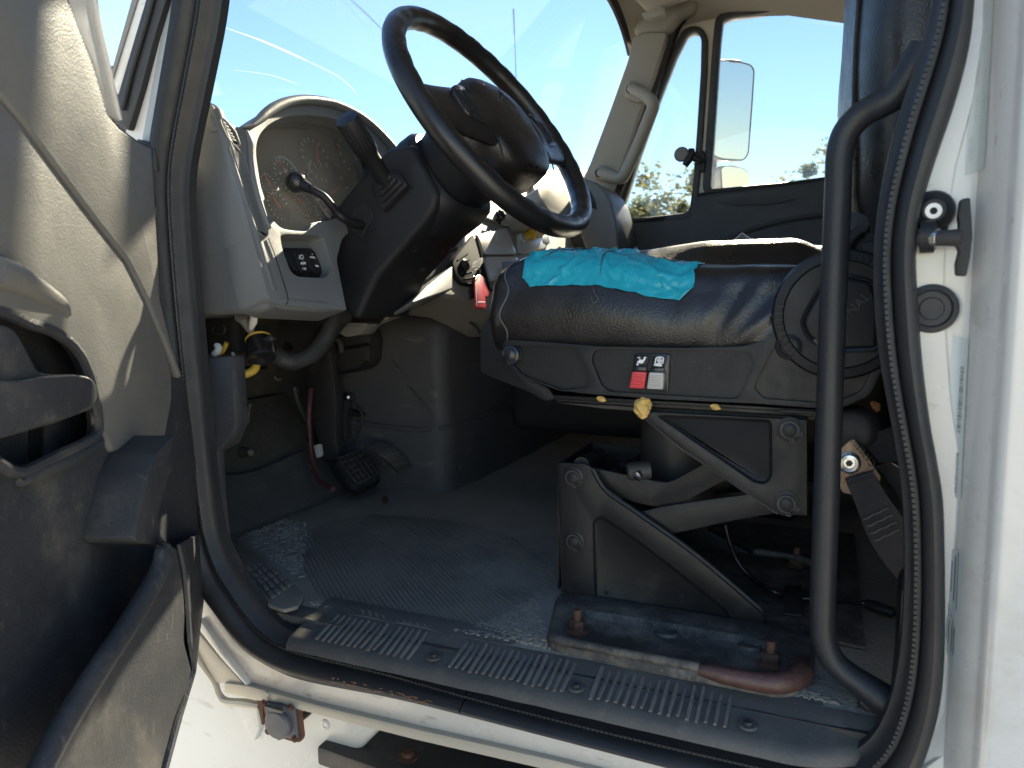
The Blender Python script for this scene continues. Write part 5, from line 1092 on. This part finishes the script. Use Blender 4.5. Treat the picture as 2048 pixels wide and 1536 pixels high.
for q in ('1105,385 1140,430 1178,468', '1180,520 1230,560 1290,640 1335,708'): obj('scuff', tube([Yp(p, YTN - .0035) for p in zz(ZH, q)], [.0012, .0022, .0006], 4, 3), M['plate'], tn)
obj('dash_cable', tube([Yp(ZH(1420, 146), .8), Yp(ZH(1490, 155), .8), Yp(ZH(1560, 200), .79), Yp(ZH(1600, 260), .78)], .0035, 8), M['dark'], tn)

# ================================================================== PEDALS
bpd = thing('brake_pedal', 'black brake pedal with gridded rubber pad', 'pedal', (-1.05, .64, 1.25))
PC = X_ = Xp((712, 935), -1.0); pn_ = Vector((.62, -.12, .77)).normalized(); 
def PP(p, o=0): return Np(p, PC + pn_ * o, pn_)
pad = rnd(zz(ZH, '795,925 930,868 955,880 1040,990 1036,1030 920,1075 890,1060'), 8, 3)
pdm = obj('pedal_pad', prism([PP(p) for p in pad], pn_ * -.018, .004), M['rubber'], bpd)
obj('pad_rim', prism([PP(p, -.010) for p in rnd(zz(ZH, '775,930 800,915 910,1062 1040,1022 1040,1045 935,1090 885,1080 800,970'), 8)], pn_ * -.02, .005), M['black'], bpd)
qa, qb, qc, qd = [PP(ZH(*p), .001) for p in ((806, 922), (934, 874), (1030, 1010), (912, 1062))]
for i in range(5):
    for j in range(5):
        def q(a, b): return qa.lerp(qd, a).lerp(qb.lerp(qc, a), b)
        obj('tread_block', prism([q((i + .1) / 5, (j + .1) / 5), q((i + .9) / 5, (j + .1) / 5), q((i + .9) / 5, (j + .9) / 5), q((i + .1) / 5, (j + .9) / 5)], pn_ * .0022, .0008), M['rubber'], pdm)
for i in range(6):
    obj('tread_line', tube([q(i / 5, 0) + pn_ * .001, q(i / 5, 1) + pn_ * .001], .0011, 5, 0), M['plate'], pdm); obj('tread_line', tube([q(0, i / 5) + pn_ * .001, q(1, i / 5) + pn_ * .001], .0011, 5, 0), M['plate'], pdm)
obj('pedal_arm', prism([Yp(p, .63) for p in rnd(zz(ZH, '640,520 690,330 755,280 800,600 792,800 812,900 800,935 720,930 690,780 660,640'), 8)], (0, .03, 0), .005), M['dark'], bpd)
acp = thing('accelerator_pedal', 'curved accelerator pedal with long lengthwise ribs, right of the brake pedal', 'pedal', Xp((800, 925), -1.05))
AC = Xp((790, 925), -.955)
ea = resample(smooth(zz(ZH, '948,858 1000,880 1060,920 1110,965 1140,1000'), 5), 14); eb = resample(smooth(zz(ZH, '1030,832 1100,850 1150,885 1190,930 1216,968'), 5), 14)
an_ = Vector((.7, -.1, .7)).normalized()
def AP(p, o=0): return Np(p, AC + an_ * o, an_)
rows = [[AP(a.lerp(b, t), .018 * math.sin(math.pi * i / 13)) for t in (0, .25, .5, .75, 1)] for i, (a, b) in enumerate(zip(ea, eb))]
acb = obj('pedal_plate', grid_surf(rows, .006), M['rubber'], acp)
for k in range(9):
    t = (k + .5) / 9; obj('rib', tube([AP(a.lerp(b, t), .018 * math.sin(math.pi * i / 13) + .0025) for i, (a, b) in enumerate(zip(ea, eb))], .0017, 6, 0), M['plate'], acb)
obj('pedal_bracket', box(Xp(ZH(860, 700), -1.12), (.03, .06, .10), None, .004), M['dark'], acp)
obj('bracket_plate', prism([Yp(p, .70) for p in zz(ZH, '800,645 880,655 935,680 930,695 870,690 800,668')], (0, .03, 0), .002), M['steel'], acp)
obj('bracket_nut', lathe([(0, 0), (.009, 0), (.009, .003), (.006, .006), (0, .007)], Yp(ZH(858, 584), .71), (0, -1, .2), 12), M['chrome'], acp)
obj('bracket_tab', prism([Yp(p, .715) for p in zz(ZH, '835,560 885,560 900,590 895,605 830,600')], (0, .006, 0), .001), M['dark'], acp)
obj('pedal_linkage', tube([Yp(p, .69) for p in zz(ZH, '900,620 945,690 925,760 890,830')], .0035, 8), M['dark'], acp)

# ================================================================== UNDER THE DASH
def line(name, label, cat, pts, y, r, m, f=ZH, seg=10):
    P_ = [Yp(f(*map(float, t.split(','))), yy) for t, yy in zip(pts.split(), y if isinstance(y, (list, tuple)) else [y] * 99)]
    return tag(obj(name, tube(P_, r, seg), M[m]), label, cat)
hz = thing('wiring_conduit', 'thick black corrugated wiring conduit looping under the dash', 'conduit', Yp(ZH(600, 380), .35))
cpts = [Yp(ZH(*p), yy) for p, yy in (((800, 100), .42), ((770, 200), .40), ((720, 290), .38), ((650, 360), .35), ((560, 392), .32), ((490, 372), .30), ((440, 330), .28))]
obj('conduit_tube', tube(cpts, .0155, 14), M['conduit'], hz)
bm = NB(); cs_ = resample(smooth(cpts, 8), 70)
for i in range(1, 69): merge(bm, lathe([(.0155, -.0016), (.0168, -.001), (.0168, .001), (.0155, .0016)], cs_[i], cs_[i + 1] - cs_[i - 1], 12))
obj('conduit_rings', bm, M['conduit'], hz, kind='stuff')
dc = thing('diagnostic_connector', 'round black diagnostic connector hanging below the dash corner', 'connector', Yp(ZH(385, 330), .15))
ca = Vector((.45, -.35, -.75)).normalized(); co_ = Yp(ZH(380, 300), .16)
obj('connector_body', lathe([(0, -.03), (.018, -.03), (.021, -.02), (.021, .0), (.024, .002), (.024, .026), (.020, .028), (.019, .022), (0, .022)], co_, ca, 26), M['blackg'], dc)
obj('yellow_band', lathe([(.0214, -.014), (.0225, -.013), (.0225, -.011), (.0214, -.010)], co_, ca, 26), M['yhose'], dc)
obj('connector_bracket', prism([Yp(p, .15) for p in rnd(zz(ZH, '310,215 345,250 385,262 445,255 450,275 390,285 330,270 300,230'), 4)], (0, .012, 0), .002), M['dark'], dc)
obj('bracket_screw', lathe([(0, 0), (.006, 0), (.004, .004), (0, .004)], Yp(ZH(437, 262), .149), (0, -1, 0), 10), M['dark'], dc)
line('wire_bundle', 'braided grey wire bundle drooping from the dash corner', 'wires', '280,140 300,165 320,200 335,225', [.12, .13, .14, .15], [.012, .010, .008, .006], 'grille')
line('white_cable', 'pale flat cable beside the braided bundle under the dash', 'wires', '350,140 345,170 335,200 330,212', [.11, .12, .13, .14], [.006, .007, .005, .003], 'labelr')
line('air_hose', 'yellow air hose curving below the dash corner', 'hose', '180,470 240,462 300,460 345,440 362,410 358,375 345,340', [.12, .13, .14, .15, .16, .17, .18], .0072, 'yhose')
line('orange_wire', 'orange-yellow wire loop behind the kick panel', 'wires', '200,290 190,310 175,335 150,345', .13, .0045, 'yhose')
line('white_wire', 'white and green wire tail behind the kick panel', 'wires', '140,300 155,312 150,335 130,350', .10, [.004, .006, .006, .005], 'labelr')
line('beige_wire', 'beige wires curving behind the kick panel top edge', 'wires', '230,345 240,360 235,385 225,400', .10, .003, 'beige')
line('dash_strap', 'thin pale metal strap behind the doorway seal under the dash', 'strap', '66,140 68,220 72,320', .06, .0025, 'beige')
line('maroon_hose', 'maroon hose running down beside the brake pedal to the floor', 'hose', '660,540 652,640 650,720 656,820 664,900 690,1000 720,1050 780,1088', [.58, .56, .56, .55, .54, .52, .5, .47], .0062, 'maroon')
line('black_hose', 'black hose hanging left of the maroon hose', 'hose', '570,530 585,600 615,670 640,720', [.6, .6, .6, .6], .009, 'dark')
line('steering_shaft', 'dark steering shaft dropping from the column to the firewall', 'steering shaft', '840,140 790,210 720,330 660,430', [.42, .45, .5, .56], [.018, .014, .013, .012], 'dark')
lab = thing('warning_sticker', 'small white warning sticker with orange top wrapped on the steering shaft', 'sticker', Yp(ZH(760, 250), .43))
obj('sticker_sheet', prism([Yp(p, .425) for p in zz(ZH, '775,215 798,225 755,292 730,290')], (0, .004, 0)), M['labelr'], lab); obj('orange_head', prism([Yp(p, .424) for p in zz(ZH, '782,203 802,208 796,226 772,218')], (0, .004, 0)), M['orangep'], lab)
for k in range(5):
    a = ZH(770 - k * 7, 232 + k * 11); b = ZH(788 - k * 7, 240 + k * 11); obj('print_line', tube([Yp(a, .4245), Yp(b, .4245)], .0006, 4, 0), M['ink'], lab)
sg = thing('steering_joint', 'grey cast joint under the steering column end', 'steering joint', Yp(ZH(880, 210), .5))
obj('joint_body', prism([Yp(p, .48) for p in rnd(zz(ZH, '800,225 830,180 960,180 975,190 930,245 850,258'), 6)], (0, .05, 0), .006), M['grille'], sg)
obj('joint_rod', tube([Yp(p, .5) for p in zz(ZH, '790,260 820,290 830,340')], .006, 8), M['dark'], sg)
fx = thing('fuse_panel', 'black fuse panel with an oval opening behind the doorway seal under the dash', 'fuse panel', Yp(ZH(160, 250), .16))
obj('panel_face', holeprism([Yp(p, .17) for p in rnd(zz(ZH, '76,146 252,146 256,350 90,352'), 4)], [[Yp(p, .17) for p in rnd(zz(ZH, '126,206 140,196 176,196 190,206 190,228 176,238 140,238 126,228'), 4)]], (0, .02, 0), .002), M['dark'], fx)
obj('oval_rim', tube([Yp(p, .169) for p in rnd(zz(ZH, '126,206 140,196 176,196 190,206 190,228 176,238 140,238 126,228'), 4)], .0022, 6, 1, True), M['conduit'], fx)
line('brake_line', 'thin dark metal line running across the firewall under the dash', 'line', '255,420 330,425 410,424 415,420', .45, .004, 'steel')
line('wire_loop', 'thin grey wire curl low under the dash', 'wire', '462,475 470,488 482,492 495,486', .5, .0022, 'grille')
hb = thing('heater_box', 'black heater duct box with thin metal rods left of the engine cover', 'heater box', Yp(ZH(880, 380), .62))
obj('box_shell', prism([Yp(p, .66) for p in rnd(zz(ZH, '800,250 960,210 985,260 975,400 930,440 800,465'), 10)], (0, .06, 0), .008), M['dark'], hb)
for q in ('800,325 880,318 975,300 978,330', '790,465 860,450 930,430 965,390', '795,380 805,470 810,560'): obj('rod', tube([Yp(p, .65) for p in zz(ZH, q)], .003, 8), M['steel'], hb)
mt_ = thing('mounting_tab', 'small metal tab with a hole on the firewall under the dash', 'bracket', Yp(ZH(532, 308), .62)); obj('tab_plate', holeprism([Yp(p, .62) for p in rnd(zz(ZH, '512,285 535,282 555,305 560,330 515,330'), 4)], [[Yp(p, .62) for p in rnd(zz(ZH, '522,300 534,298 540,316 526,318'), 3)]], (0, .004, 0)), M['steel'], mt_)
for q, s_ in (((300, 880), .014), ((318, 640), .02), ((440, 830), .016)):
    pass
fb = thing('firewall_fitting', 'dusty bolt fitting low on the firewall by the mat edge', 'fitting', Yp(ZH(300, 885), .3)); obj('fitting_body', lathe([(0, 0), (.012, 0), (.012, .01), (.008, .014), (.008, .02), (0, .02)], Yp(ZH(300, 885), .3), (.4, -1, .2), 12), M['steel'], fb)
obj('fitting_nut', lathe([(0, 0), (.008, 0), (.007, .008), (0, .008)], Yp(ZH(340, 885), .3), (.4, -1, .2), 6), M['plate'], fb)
line('firewall_cable', 'dusty cable end hanging on the firewall behind the kick panel', 'cable', '330,620 318,660 312,730', .4, [.004, .007, .004], 'plate')
zt_ = thing('zip_tie_clip', 'white clip and tie on the maroon hose', 'clip', Yp(ZH(690, 870), .53)); obj('clip_body', prism([Yp(p, .53) for p in rnd(zz(ZH, '672,850 705,840 715,910 690,920'), 4)], (0, .012, 0), .002), M['greyrock'], zt_); obj('tie_band', lathe([(.0064, -.003), (.0085, -.002), (.0085, .002), (.0064, .003)], Yp(ZH(656, 820), .55), (0, 0, 1), 14), M['blackg'], zt_)

# ================================================================== B PILLAR FITTINGS
sk = thing('door_striker', 'black door latch striker with bolted plate and protruding pin on the white pillar', 'door striker', Yp(ZK(670, 120), .0))
YJ = .007
obj('striker_plate', prism([Yp(p, YJ - .004) for p in rnd(zz(ZK, '612,40 640,34 715,40 738,60 736,190 725,205 612,200 600,150'), 8)], (0, .006, 0), .0015), M['black'], sk)
sn = obj('striker_nut', lathe([(0, 0), (.020, 0), (.018, .005), (.012, .007), (.0105, .009), (.006, .009), (.005, .004), (0, .004)], Yp(ZK(660, 104), YJ - .004), (0, -1, 0), 24), M['black'], sk)
obj('nut_face', ring_bm(Yp(ZK(661, 104), YJ - .0125), Vector((0, -1, 0)), .0035, .0075, 0, 2 * math.pi, .002, 14), M['labelr'], sn)
obj('striker_cup', lathe([(0, 0), (.016, 0), (.016, .012), (.011, .014), (0, .014)], Yp(ZK(598, 232), YJ - .012), Vector((1, -.15, 0)), 18), M['black'], sk)
obj('striker_pin', tube([Yp(ZK(605, 238), -.008), Yp(ZK(700, 238), -.018), Yp(ZK(810, 236), -.026)], [.0095, .0075, .0085], 16, 3), M['dark'], sk)
obj('pin_ring', lathe([(.0078, -.004), (.0092, -.003), (.0092, .003), (.0078, .004)], Yp(ZK(668, 238), -.0145), Yp(ZK(810, 236), -.026) - Yp(ZK(605, 238), -.008), 16), M['chrome'], sk)
obj('striker_wing', prism([Yp(p, -.030) for p in rnd(zz(ZK, '798,44 845,36 852,150 856,220 845,330 826,428 776,424 772,370 790,300 765,262 768,222 790,190 785,130'), 5)], (0, .014, 0), .003), M['black'], sk)
pg = thing('pillar_grommet', 'round black rubber plug in the white pillar below the striker', 'grommet', Yp(ZK(652, 588), 0))
obj('plug_ring', lathe([(0, 0), (.0245, 0), (.0235, .003), (.019, .0042), (.017, .0015), (.0115, .0015), (.0105, .003), (0, .0025)], Yp(ZK(652, 588), YJ), (0, -1, 0), 36), M['rubber'], pg)
def pillar_pt(f, p, off=.0008): # point on the faceted pillar step
    q = Yp(f(*p), 0)
    for (a, b) in zip(cs[1:11], cs[2:12]):
        n_ = Vector((-(b[1] - a[1]), (b[0] - a[0]), 0)); 
        if n_.length < 1e-6: continue
        n_.normalize(); n_ = n_ if n_.y < 0 else -n_
        h_ = Np(f(*p), Vector((a[0] + .004 * math.sin(q.z * 2.2), a[1], 0)), n_); xx = h_.x - .004 * math.sin(h_.z * 2.2)
        if a[0] - 1e-4 <= xx <= b[0] + 1e-4: return h_ + n_ * off
    return Yp(f(*p), -.03)
def sticker(name, label, poly, f, bars):
    t = thing(name, label, 'sticker', pillar_pt(f, poly[0]))
    L0, L1, R1, R0 = poly; rows_ = [[pillar_pt(f, Vector(L0).lerp(Vector(R0), b).lerp(Vector(L1).lerp(Vector(R1), b), a / 16)) for b in (0, .25, .5, .75, 1)] for a in range(17)]
    obj('sticker_sheet', grid_surf(rows_), M['label'], t)
    for (u0, v0, u1, v1, m_) in bars:
        def S(u, v): return pillar_pt(f, Vector(L0).lerp(Vector(R0), u).lerp(Vector(L1).lerp(Vector(R1), u), v), .0014)
        obj('print_mark', grid_surf([[S(u0, v0), S(u1, v0)], [S(u0, v1), S(u1, v1)]]), M[m_], t)
    return t
random.seed(3)
def bars_for(n, u0, u1, v0, v1, m_, gap=.5): return [(u0, v0 + (v1 - v0) * (k + random.uniform(0, .15)) / n, u1, v0 + (v1 - v0) * (k + random.uniform(.25, gap + .2)) / n, m_) for k in range(n)]
b1 = bars_for(46, .60, .85, .18, .60, 'ink') + bars_for(30, .55, .8, .72, .98, 'ink') + [(.25, .55, .32, .66, 'inkl'), (.1, .72, .2, .9, 'inkl'), (.25, .75, .32, .97, 'inkl'), (.38, .6, .44, .97, 'inkl')]
sticker('barcode_sticker', 'long white sticker with barcodes on the pillar edge, level with the seat belt anchor', [(760, 720), (690, 1500), (800, 1530), (840, 740)], ZK, b1)
b2 = [(.1 + .12 * k, .5 + .03 * k, .14 + .12 * k, .62 + .05 * (k % 3), 'inkl') for k in range(6)] + [(.15 + .13 * k, .68, .2 + .13 * k, .9, 'inkl') for k in range(5)] + [(.55, .05, .62, .45, 'inkl'), (.3, .1, .36, .4, 'inkl'), (.75, .02, .8, .5, 'inkl')]
sticker('spec_sticker', 'faded white data sticker low on the pillar edge', [(1685, 0), (1660, 440), (1730, 620), (1755, 0)], ZM, [(a, b, c, d_, 'ink') for a, b, c, d_, m_ in b2])
b3 = bars_for(12, .15, .6, .02, .12, 'inkl') + bars_for(16, .1, .5, .36, .50, 'inkl') + bars_for(6, .35, .5, .55, .72, 'inkl') + bars_for(8, .15, .4, .80, .93, 'inkl')
sticker('paint_code_sticker', 'pale faded text sticker on the pillar edge above the striker', [(985, 0), (945, 770), (1030, 740), (1075, 0)], ZE, b3)

# ================================================================== OUTSIDE, BELOW THE SILL
fn = thing('fender_skirt', 'glossy white curved body panel below the door sill', 'body panel', (-.85, .05, .9))
rows = []
edge = zz(ZO, '756,1462 735,1484 712,1508 690,1536 640,1600 560,1720')
for i in range(24):
    t = i / 23; e = Vector(edge[0]) if t == 0 else None; ee = resample([Vector(p) for p in edge], 24)[i]; er = Yp(ee, .10)
    ztop = 1.16 - .12 * t
    r_ = []
    for j in range(20):
        s = j / 19; x = -1.35 + (er.x + 1.35) * s; z = er.z if s == 1 else (1.24 * (1 - t) + .62 * t) * (1 - s) + er.z * s
        z = (1.16 - .02 * s) * (1 - t) + (.70 + .05 * s) * t if False else z
        r_.append(Vector((x, .045 + .055 * s ** 3 + .02 * math.sin(s * 2), z)))
    rows.append(r_)
fp_ = zz(ZO, '300,1180 430,1180 520,1330 760,1400 760,1460 735,1484 712,1508 690,1536 640,1600 560,1760 240,1760 250,1400')
obj('skirt_panel', prism([Yp(p, .05) for p in fp_], (0, .02, 0), .012, 3), M['whitec'], fn)
obj('skirt_rivet', lathe([(0, 0), (.0085, 0), (.0085, .001), (.0055, .0022), (.004, .001), (0, .0012)], Yp((651, 1449), .05), (0, -1, 0), 24), M['whitec'], fn)
obj('skirt_boss', prism([Yp(p, .042) for p in rnd(zz(ZG, '1205,1185 1310,1180 1330,1300 1300,1370 1250,1290'), 6)], (0, .02, 0), .006, 3), M['whitec'], fn)
sk2 = thing('trailer_socket', 'grey round-lidded power socket on a rusty bracket under the door sill', 'socket', Yp((562, 1450), .0))
obj('socket_bracket', prism([Yp(p, .0) for p in rnd(zz(ZG, '1312,1150 1345,1152 1352,1280 1338,1282'), 3)], (0, .03, 0), .002), M['rust'], sk2)
obj('socket_plate', prism([Yp(p, -.004) for p in rnd(zz(ZG, '1340,1155 1530,1195 1548,1350 1535,1372 1490,1366 1375,1325'), 5)], (0, .008, 0), .0015), M['rust'], sk2)
obj('socket_face', prism([Yp(p, -.008) for p in rnd(zz(ZG, '1348,1160 1505,1192 1522,1355 1480,1352 1380,1318'), 6)], (0, .006, 0), .0015), M['socket'], sk2)
ld = obj('socket_lid', lathe([(0, 0), (.0225, 0), (.0225, .005), (.020, .008), (0, .0085)], Yp(ZG(1428, 1272), -.010), (0, -1, 0), 32), M['socket'], sk2)
obj('lid_hinge', prism([Yp(p, -.018) for p in rnd(zz(ZG, '1362,1180 1440,1195 1448,1222 1380,1212'), 3)], (0, .01, 0), .002), M['socket'], ld)
obj('hinge_pin', tube([Yp(ZG(1360, 1182), -.019), Yp(ZG(1448, 1206), -.019)], .0018, 8, 0), M['dark'], ld)
obj('lid_tab', prism([Yp(p, -.012) for p in rnd(zz(ZG, '1410,1335 1445,1340 1432,1362 1418,1358'), 3)], (0, .006, 0), .001), M['socket'], ld)
for p in ((1352, 1166), (1372, 1312), (1490, 1190), (1508, 1352)): obj('socket_screw', bolt_bm(Yp(ZG(*p), -.009), (0, -1, 0), .003, .004), M['rust'], sk2)
obj('bracket_leg', prism([Yp(p, .02) for p in zz(ZG, '1540,1215 1590,1220 1545,1265')], (0, .02, 0), .002), M['dark'], sk2)
sp_t = thing('entry_step', 'black metal step and frame below the sill', 'step', Yp((840, 1500), .25))
obj('step_plate', prism([Vector((-.70, .03, .965)), Vector((.1, -.03, .965)), Vector((.1, .5, .965)), Vector((-.70, .5, .965))], (0, 0, -.03), .004), M['tyre'], sp_t)
obj('frame_rail', box((-.3, .62, .9), (1.6, .1, .35), None, .01), M['dark'], sp_t)
for p in ((816, 1514),): obj('step_bolt', bolt_bm(Zp(p, .966), (0, 0, 1), .009, .008), M['rust'], sp_t)
line('blue_hose', 'short blue hose end in the dark gap under the sill', 'hose', '900,1210 930,1228 960,1240', .12, .009, 'blueprint', ZL)
line('grey_pipe', 'pale grey pipe end in the dark gap under the sill', 'pipe', '1030,1280 1060,1285 1090,1290', .2, .012, 'grille', ZL)

# ================================================================== DRIVER DOOR (open)
dr_ = thing('driver_door', 'open driver door seen from inside, grey vinyl panel with pull handle and lower map pocket', 'truck door', (-.86, -.045, 1.2))
DH = Vector((-.86, -.045, 1.65)); th = math.radians(65); dn_ = Vector((math.sin(th), math.cos(th), 0)); du_ = Vector((math.cos(th), -math.sin(th), 0))
def O(p, o=0.): return Np(p, DH + dn_ * o, dn_)
def O2(s, z, o=0.): return DH + du_ * s + dn_ * o + Vector((0, 0, z - 1.65))
redge = zz(ZO, '305,296 309,360 314,460 322,600 345,700 370,770 383,850 394,950 402,1050 403,1165 398,1260 385,1340 325,1536 290,1640')
outl = [O(p) for p in zz(ZO, '130,-20 150,40 185,130 215,228 240,256 273,280')] + [O(p) for p in redge] + [O2(.30, .75), O2(.80, .75), O2(.80, 2.35), O2(.40, 2.35)]
rec = rnd(zz(ZF, '-60,470 60,500 150,545 280,585 390,650 455,735 500,845 535,1010 550,1120 540,1180 480,1215 300,1300 130,1385 60,1380 -60,1300'), 12, 3)
obj('lower_panel', holeprism([p for p in outl], [[O(p) for p in rec]], dn_ * -.012, .004, 2), M['doorlow'], dr_)
seam = zz(ZO, '-40,130 0,187 51,246 103,318 171,410 200,448 258,522 297,600 308,629 336,693 360,757')
upo = [O(p, .010) for p in seam] + [O(p, .010) for p in zz(ZO, '366,752 345,692 322,600 314,460 309,360 305,296 273,280 240,256 215,228 185,130 150,40 130,-20')] + [O2(.40, 2.35, .010), O2(.78, 2.35, .010), O2(.70, 2.05, .010)]
obj('upper_panel', prism(upo, dn_ * -.012, .004, 3), M['door'], dr_)
midp = [O(p, .006) for p in zz(ZO, '-60,112 -3,191 48,250 100,322 168,414 197,452 255,526 294,604 305,633 328,690 344,745 345,800 330,880 270,900 225,905 215,880 196,850 190,760 165,712 140,682 100,659 54,645 20,628 -60,610')]
obj('mid_panel', prism(midp, dn_ * -.010, .005, 4), M['door'], dr_)
fr_ = zz(ZO, '140,-160 132,-20 150,40 188,130 216,230 244,250 238,236 200,60 186,-20 176,-160'); obj('window_post', prism([O(p, -.004) for p in fr_], dn_ * -.05, .006), M['whitec'], dr_)
obj('post_lip', tube([O(p, -.002) for p in zz(ZO, '178,-160 188,0 214,130 238,240')], .004, 8), M['whitec'], dr_)
obj('door_shell', prism([p - dn_ * .056 for p in outl], dn_ * -.05, .01), M['whitec'], dr_)
# handle recess bowl and pull handle
n = len(rec); c = Vector((sum(p[0] for p in rec) / n, sum(p[1] for p in rec) / n)); r2_ = [tuple(Vector(p).lerp(c, .10)) for p in rec]
bm = loft([[O(p) for p in rec], [O(p, -.02) for p in rec], [O(p, -.045) for p in r2_]], cap=False); bm.verts.ensure_lookup_table(); bm.faces.new([bm.verts[2 * n + i] for i in range(n)]); bmesh.ops.recalc_face_normals(bm, faces=bm.faces)
rcb = obj('handle_recess', bm, M['doorlow'], dr_)
obj('recess_lip', tube([O(p, .003) for p in rec], .006, 8, 1, True), M['doorlow'], dr_)
obj('speaker_mesh', prism([O(p, -.040) for p in zz(ZF, '180,1130 245,1105 240,1290 180,1310')], dn_ * -.003), M['steel'], rcb)
hnd = rnd(zz(ZF, '-80,570 30,560 75,580 120,640 165,730 215,825 300,838 430,835 510,850 545,900 548,970 520,1030 300,1110 60,1180 -80,1215'), 10, 3)
ph_ = obj('pull_handle', prism([O(p, .018) for p in hnd], dn_ * -.045, .013, 4), M['doorlow'], dr_)
obj('handle_blade', prism([O(p, .026) for p in rnd(zz(ZF, '-80,872 120,872 230,850 430,838 520,860 545,930 515,1020 300,1098 60,1172 -80,1205'), 10, 3)], dn_ * -.02, .009, 4), M['doorlow'], ph_)
obj('armrest_ridge', tube([O(p, .004) for p in zz(ZF, '-60,255 80,300 220,375 330,440 380,500')], [.016, .015, .012, .008, .004], 10), M['door'], dr_)
obj('recess_rim', tube([O(p, .004) for p in zz(ZF, '110,1440 250,1375 420,1295 545,1228 560,1180')], [.004, .007, .007, .006, .003], 10), M['doorlow'], dr_)
# pocket
wg = rnd(zz(ZG, '862,-90 885,-30 862,0 812,200 822,310 850,345 842,364 700,344 686,322 700,240 755,0 800,-110 850,-160 900,-210'), 6, 3)
wgp = obj('pocket_horn', prism([O(p, .055) for p in wg], dn_ * -.055, .007, 3), M['doorlow'], dr_)
obj('oval_slot', prism([O(p, .0) for p in rnd(zz(ZG, '862,40 872,15 880,40 878,90 868,100 862,85'), 3)], dn_ * .062, .001), M['deep'], wgp) if False else None
pk = zz(ZG, '842,362 905,358 935,500 950,700 945,850 985,1000 960,1100 900,1240 830,1500 780,1700 560,1700 225,1700 225,1500 400,1180 640,800 780,560 830,440')
pko = [O(p, .075) for p in rnd(pk, 10, 3)]
obj('map_pocket', prism(pko, dn_ * -.012, .004, 3), M['doorlow'], dr_)
obj('pocket_rim', tube([O(p, .070) for p in zz(ZG, '850,352 842,420 800,520 720,660 640,790 520,970 400,1160 310,1310 220,1480 150,1640')], [.004, .010, .011, .011, .011, .011, .011, .011, .011, .011], 10), M['doorlow'], dr_)
sd_ = zz(ZG, '905,358 1010,200 1030,560 1012,800 985,1000 900,1240 830,1500 780,1700')
a_ = [O(p, .073) for p in zz(ZG, '905,358 935,500 950,700 960,850 985,1000 945,1130 900,1240 830,1500 780,1700')]; b_ = [O(p, -.01) for p in zz(ZG, '1010,300 1030,520 1030,650 1012,800 990,1010 960,1110 920,1240 850,1500 800,1700')]
obj('pocket_side', grid_surf([a_, b_], .004), M['doorlow'], dr_)

# ================================================================== TREES beyond
def tree(loc, hgt, rad, label, lm, seed, nleaf=9500):
    rr = random.Random(seed); t = thing('tree', label, 'tree', loc, 'trees beyond the passenger side'); o = Vector(loc)
    bm = tube([o, o + Vector((.1, .1, hgt * .25)), o + Vector((-.1, .05, hgt * .6))], [.28, .2, .1], 8)
    tips = []
    for k in range(9):
        a = rr.uniform(0, 6.28); s = o + Vector((0, 0, hgt * rr.uniform(.22, .5))); e = s + Vector((math.cos(a) * rad * rr.uniform(.4, .8), math.sin(a) * rad * rr.uniform(.4, .8), hgt * rr.uniform(.15, .4))); merge(bm, tube([s, (s + e) / 2 + Vector((0, 0, .3)), e], [.09, .06, .02], 6, 2)); tips.append(e)
    obj('trunk', bm, M['bark'], t)
    bm = NB(); cl_ = []
    for k in range(44):
        a = rr.uniform(0, 6.28); q = math.sqrt(rr.random()); cl_.append((o + Vector((math.cos(a) * rad * q, math.sin(a) * rad * q, hgt * (.34 + .6 * rr.random() * (1 - .45 * q * q)))), rr.uniform(.35, 1.0) * rad * .34))
    for k in range(nleaf):
        c_, r_ = rr.choice(cl_); v = Vector((rr.gauss(0, .5), rr.gauss(0, .5), rr.gauss(0, .4))) * r_; p = c_ + v; d = Vector((rr.uniform(-1, 1), rr.uniform(-1, 1), rr.uniform(-1, 1))).normalized(); x, y, _ = frame_of(d); s = rr.uniform(.07, .17)
        bm.faces.new([bm.verts.new(p + x * s), bm.verts.new(p + y * s * .6), bm.verts.new(p - x * s), bm.verts.new(p - y * s * .6)])
    obj('crown', bm, M[lm], t, flat=True); return t
def at(px, dist): d = ray((px, 600)); d = Vector((d.x, d.y, 0)).normalized(); p = CAM + d * dist; return (p.x, p.y, 0)
tree(at(1345, 42), 9.2, 3.2, 'olive green tree seen low through the right half of the passenger vent window', 'leaf2', 1)
tree(at(1268, 44), 8.3, 2.6, 'shorter olive tree low in the left corner of the passenger vent window', 'leaf', 2)
tree(at(1618, 40), 10.0, 2.6, 'tree top showing above the passenger door sill beside the grab bar', 'leaf2', 3)
tree(at(1450, 46), 7.4, 2.6, 'tree hidden mostly by the passenger door, between the two visible tree tops', 'leaf', 4)
tree(at(1720, 40), 8.8, 2.6, 'rightmost tree behind the seat backrest', 'leaf', 5)
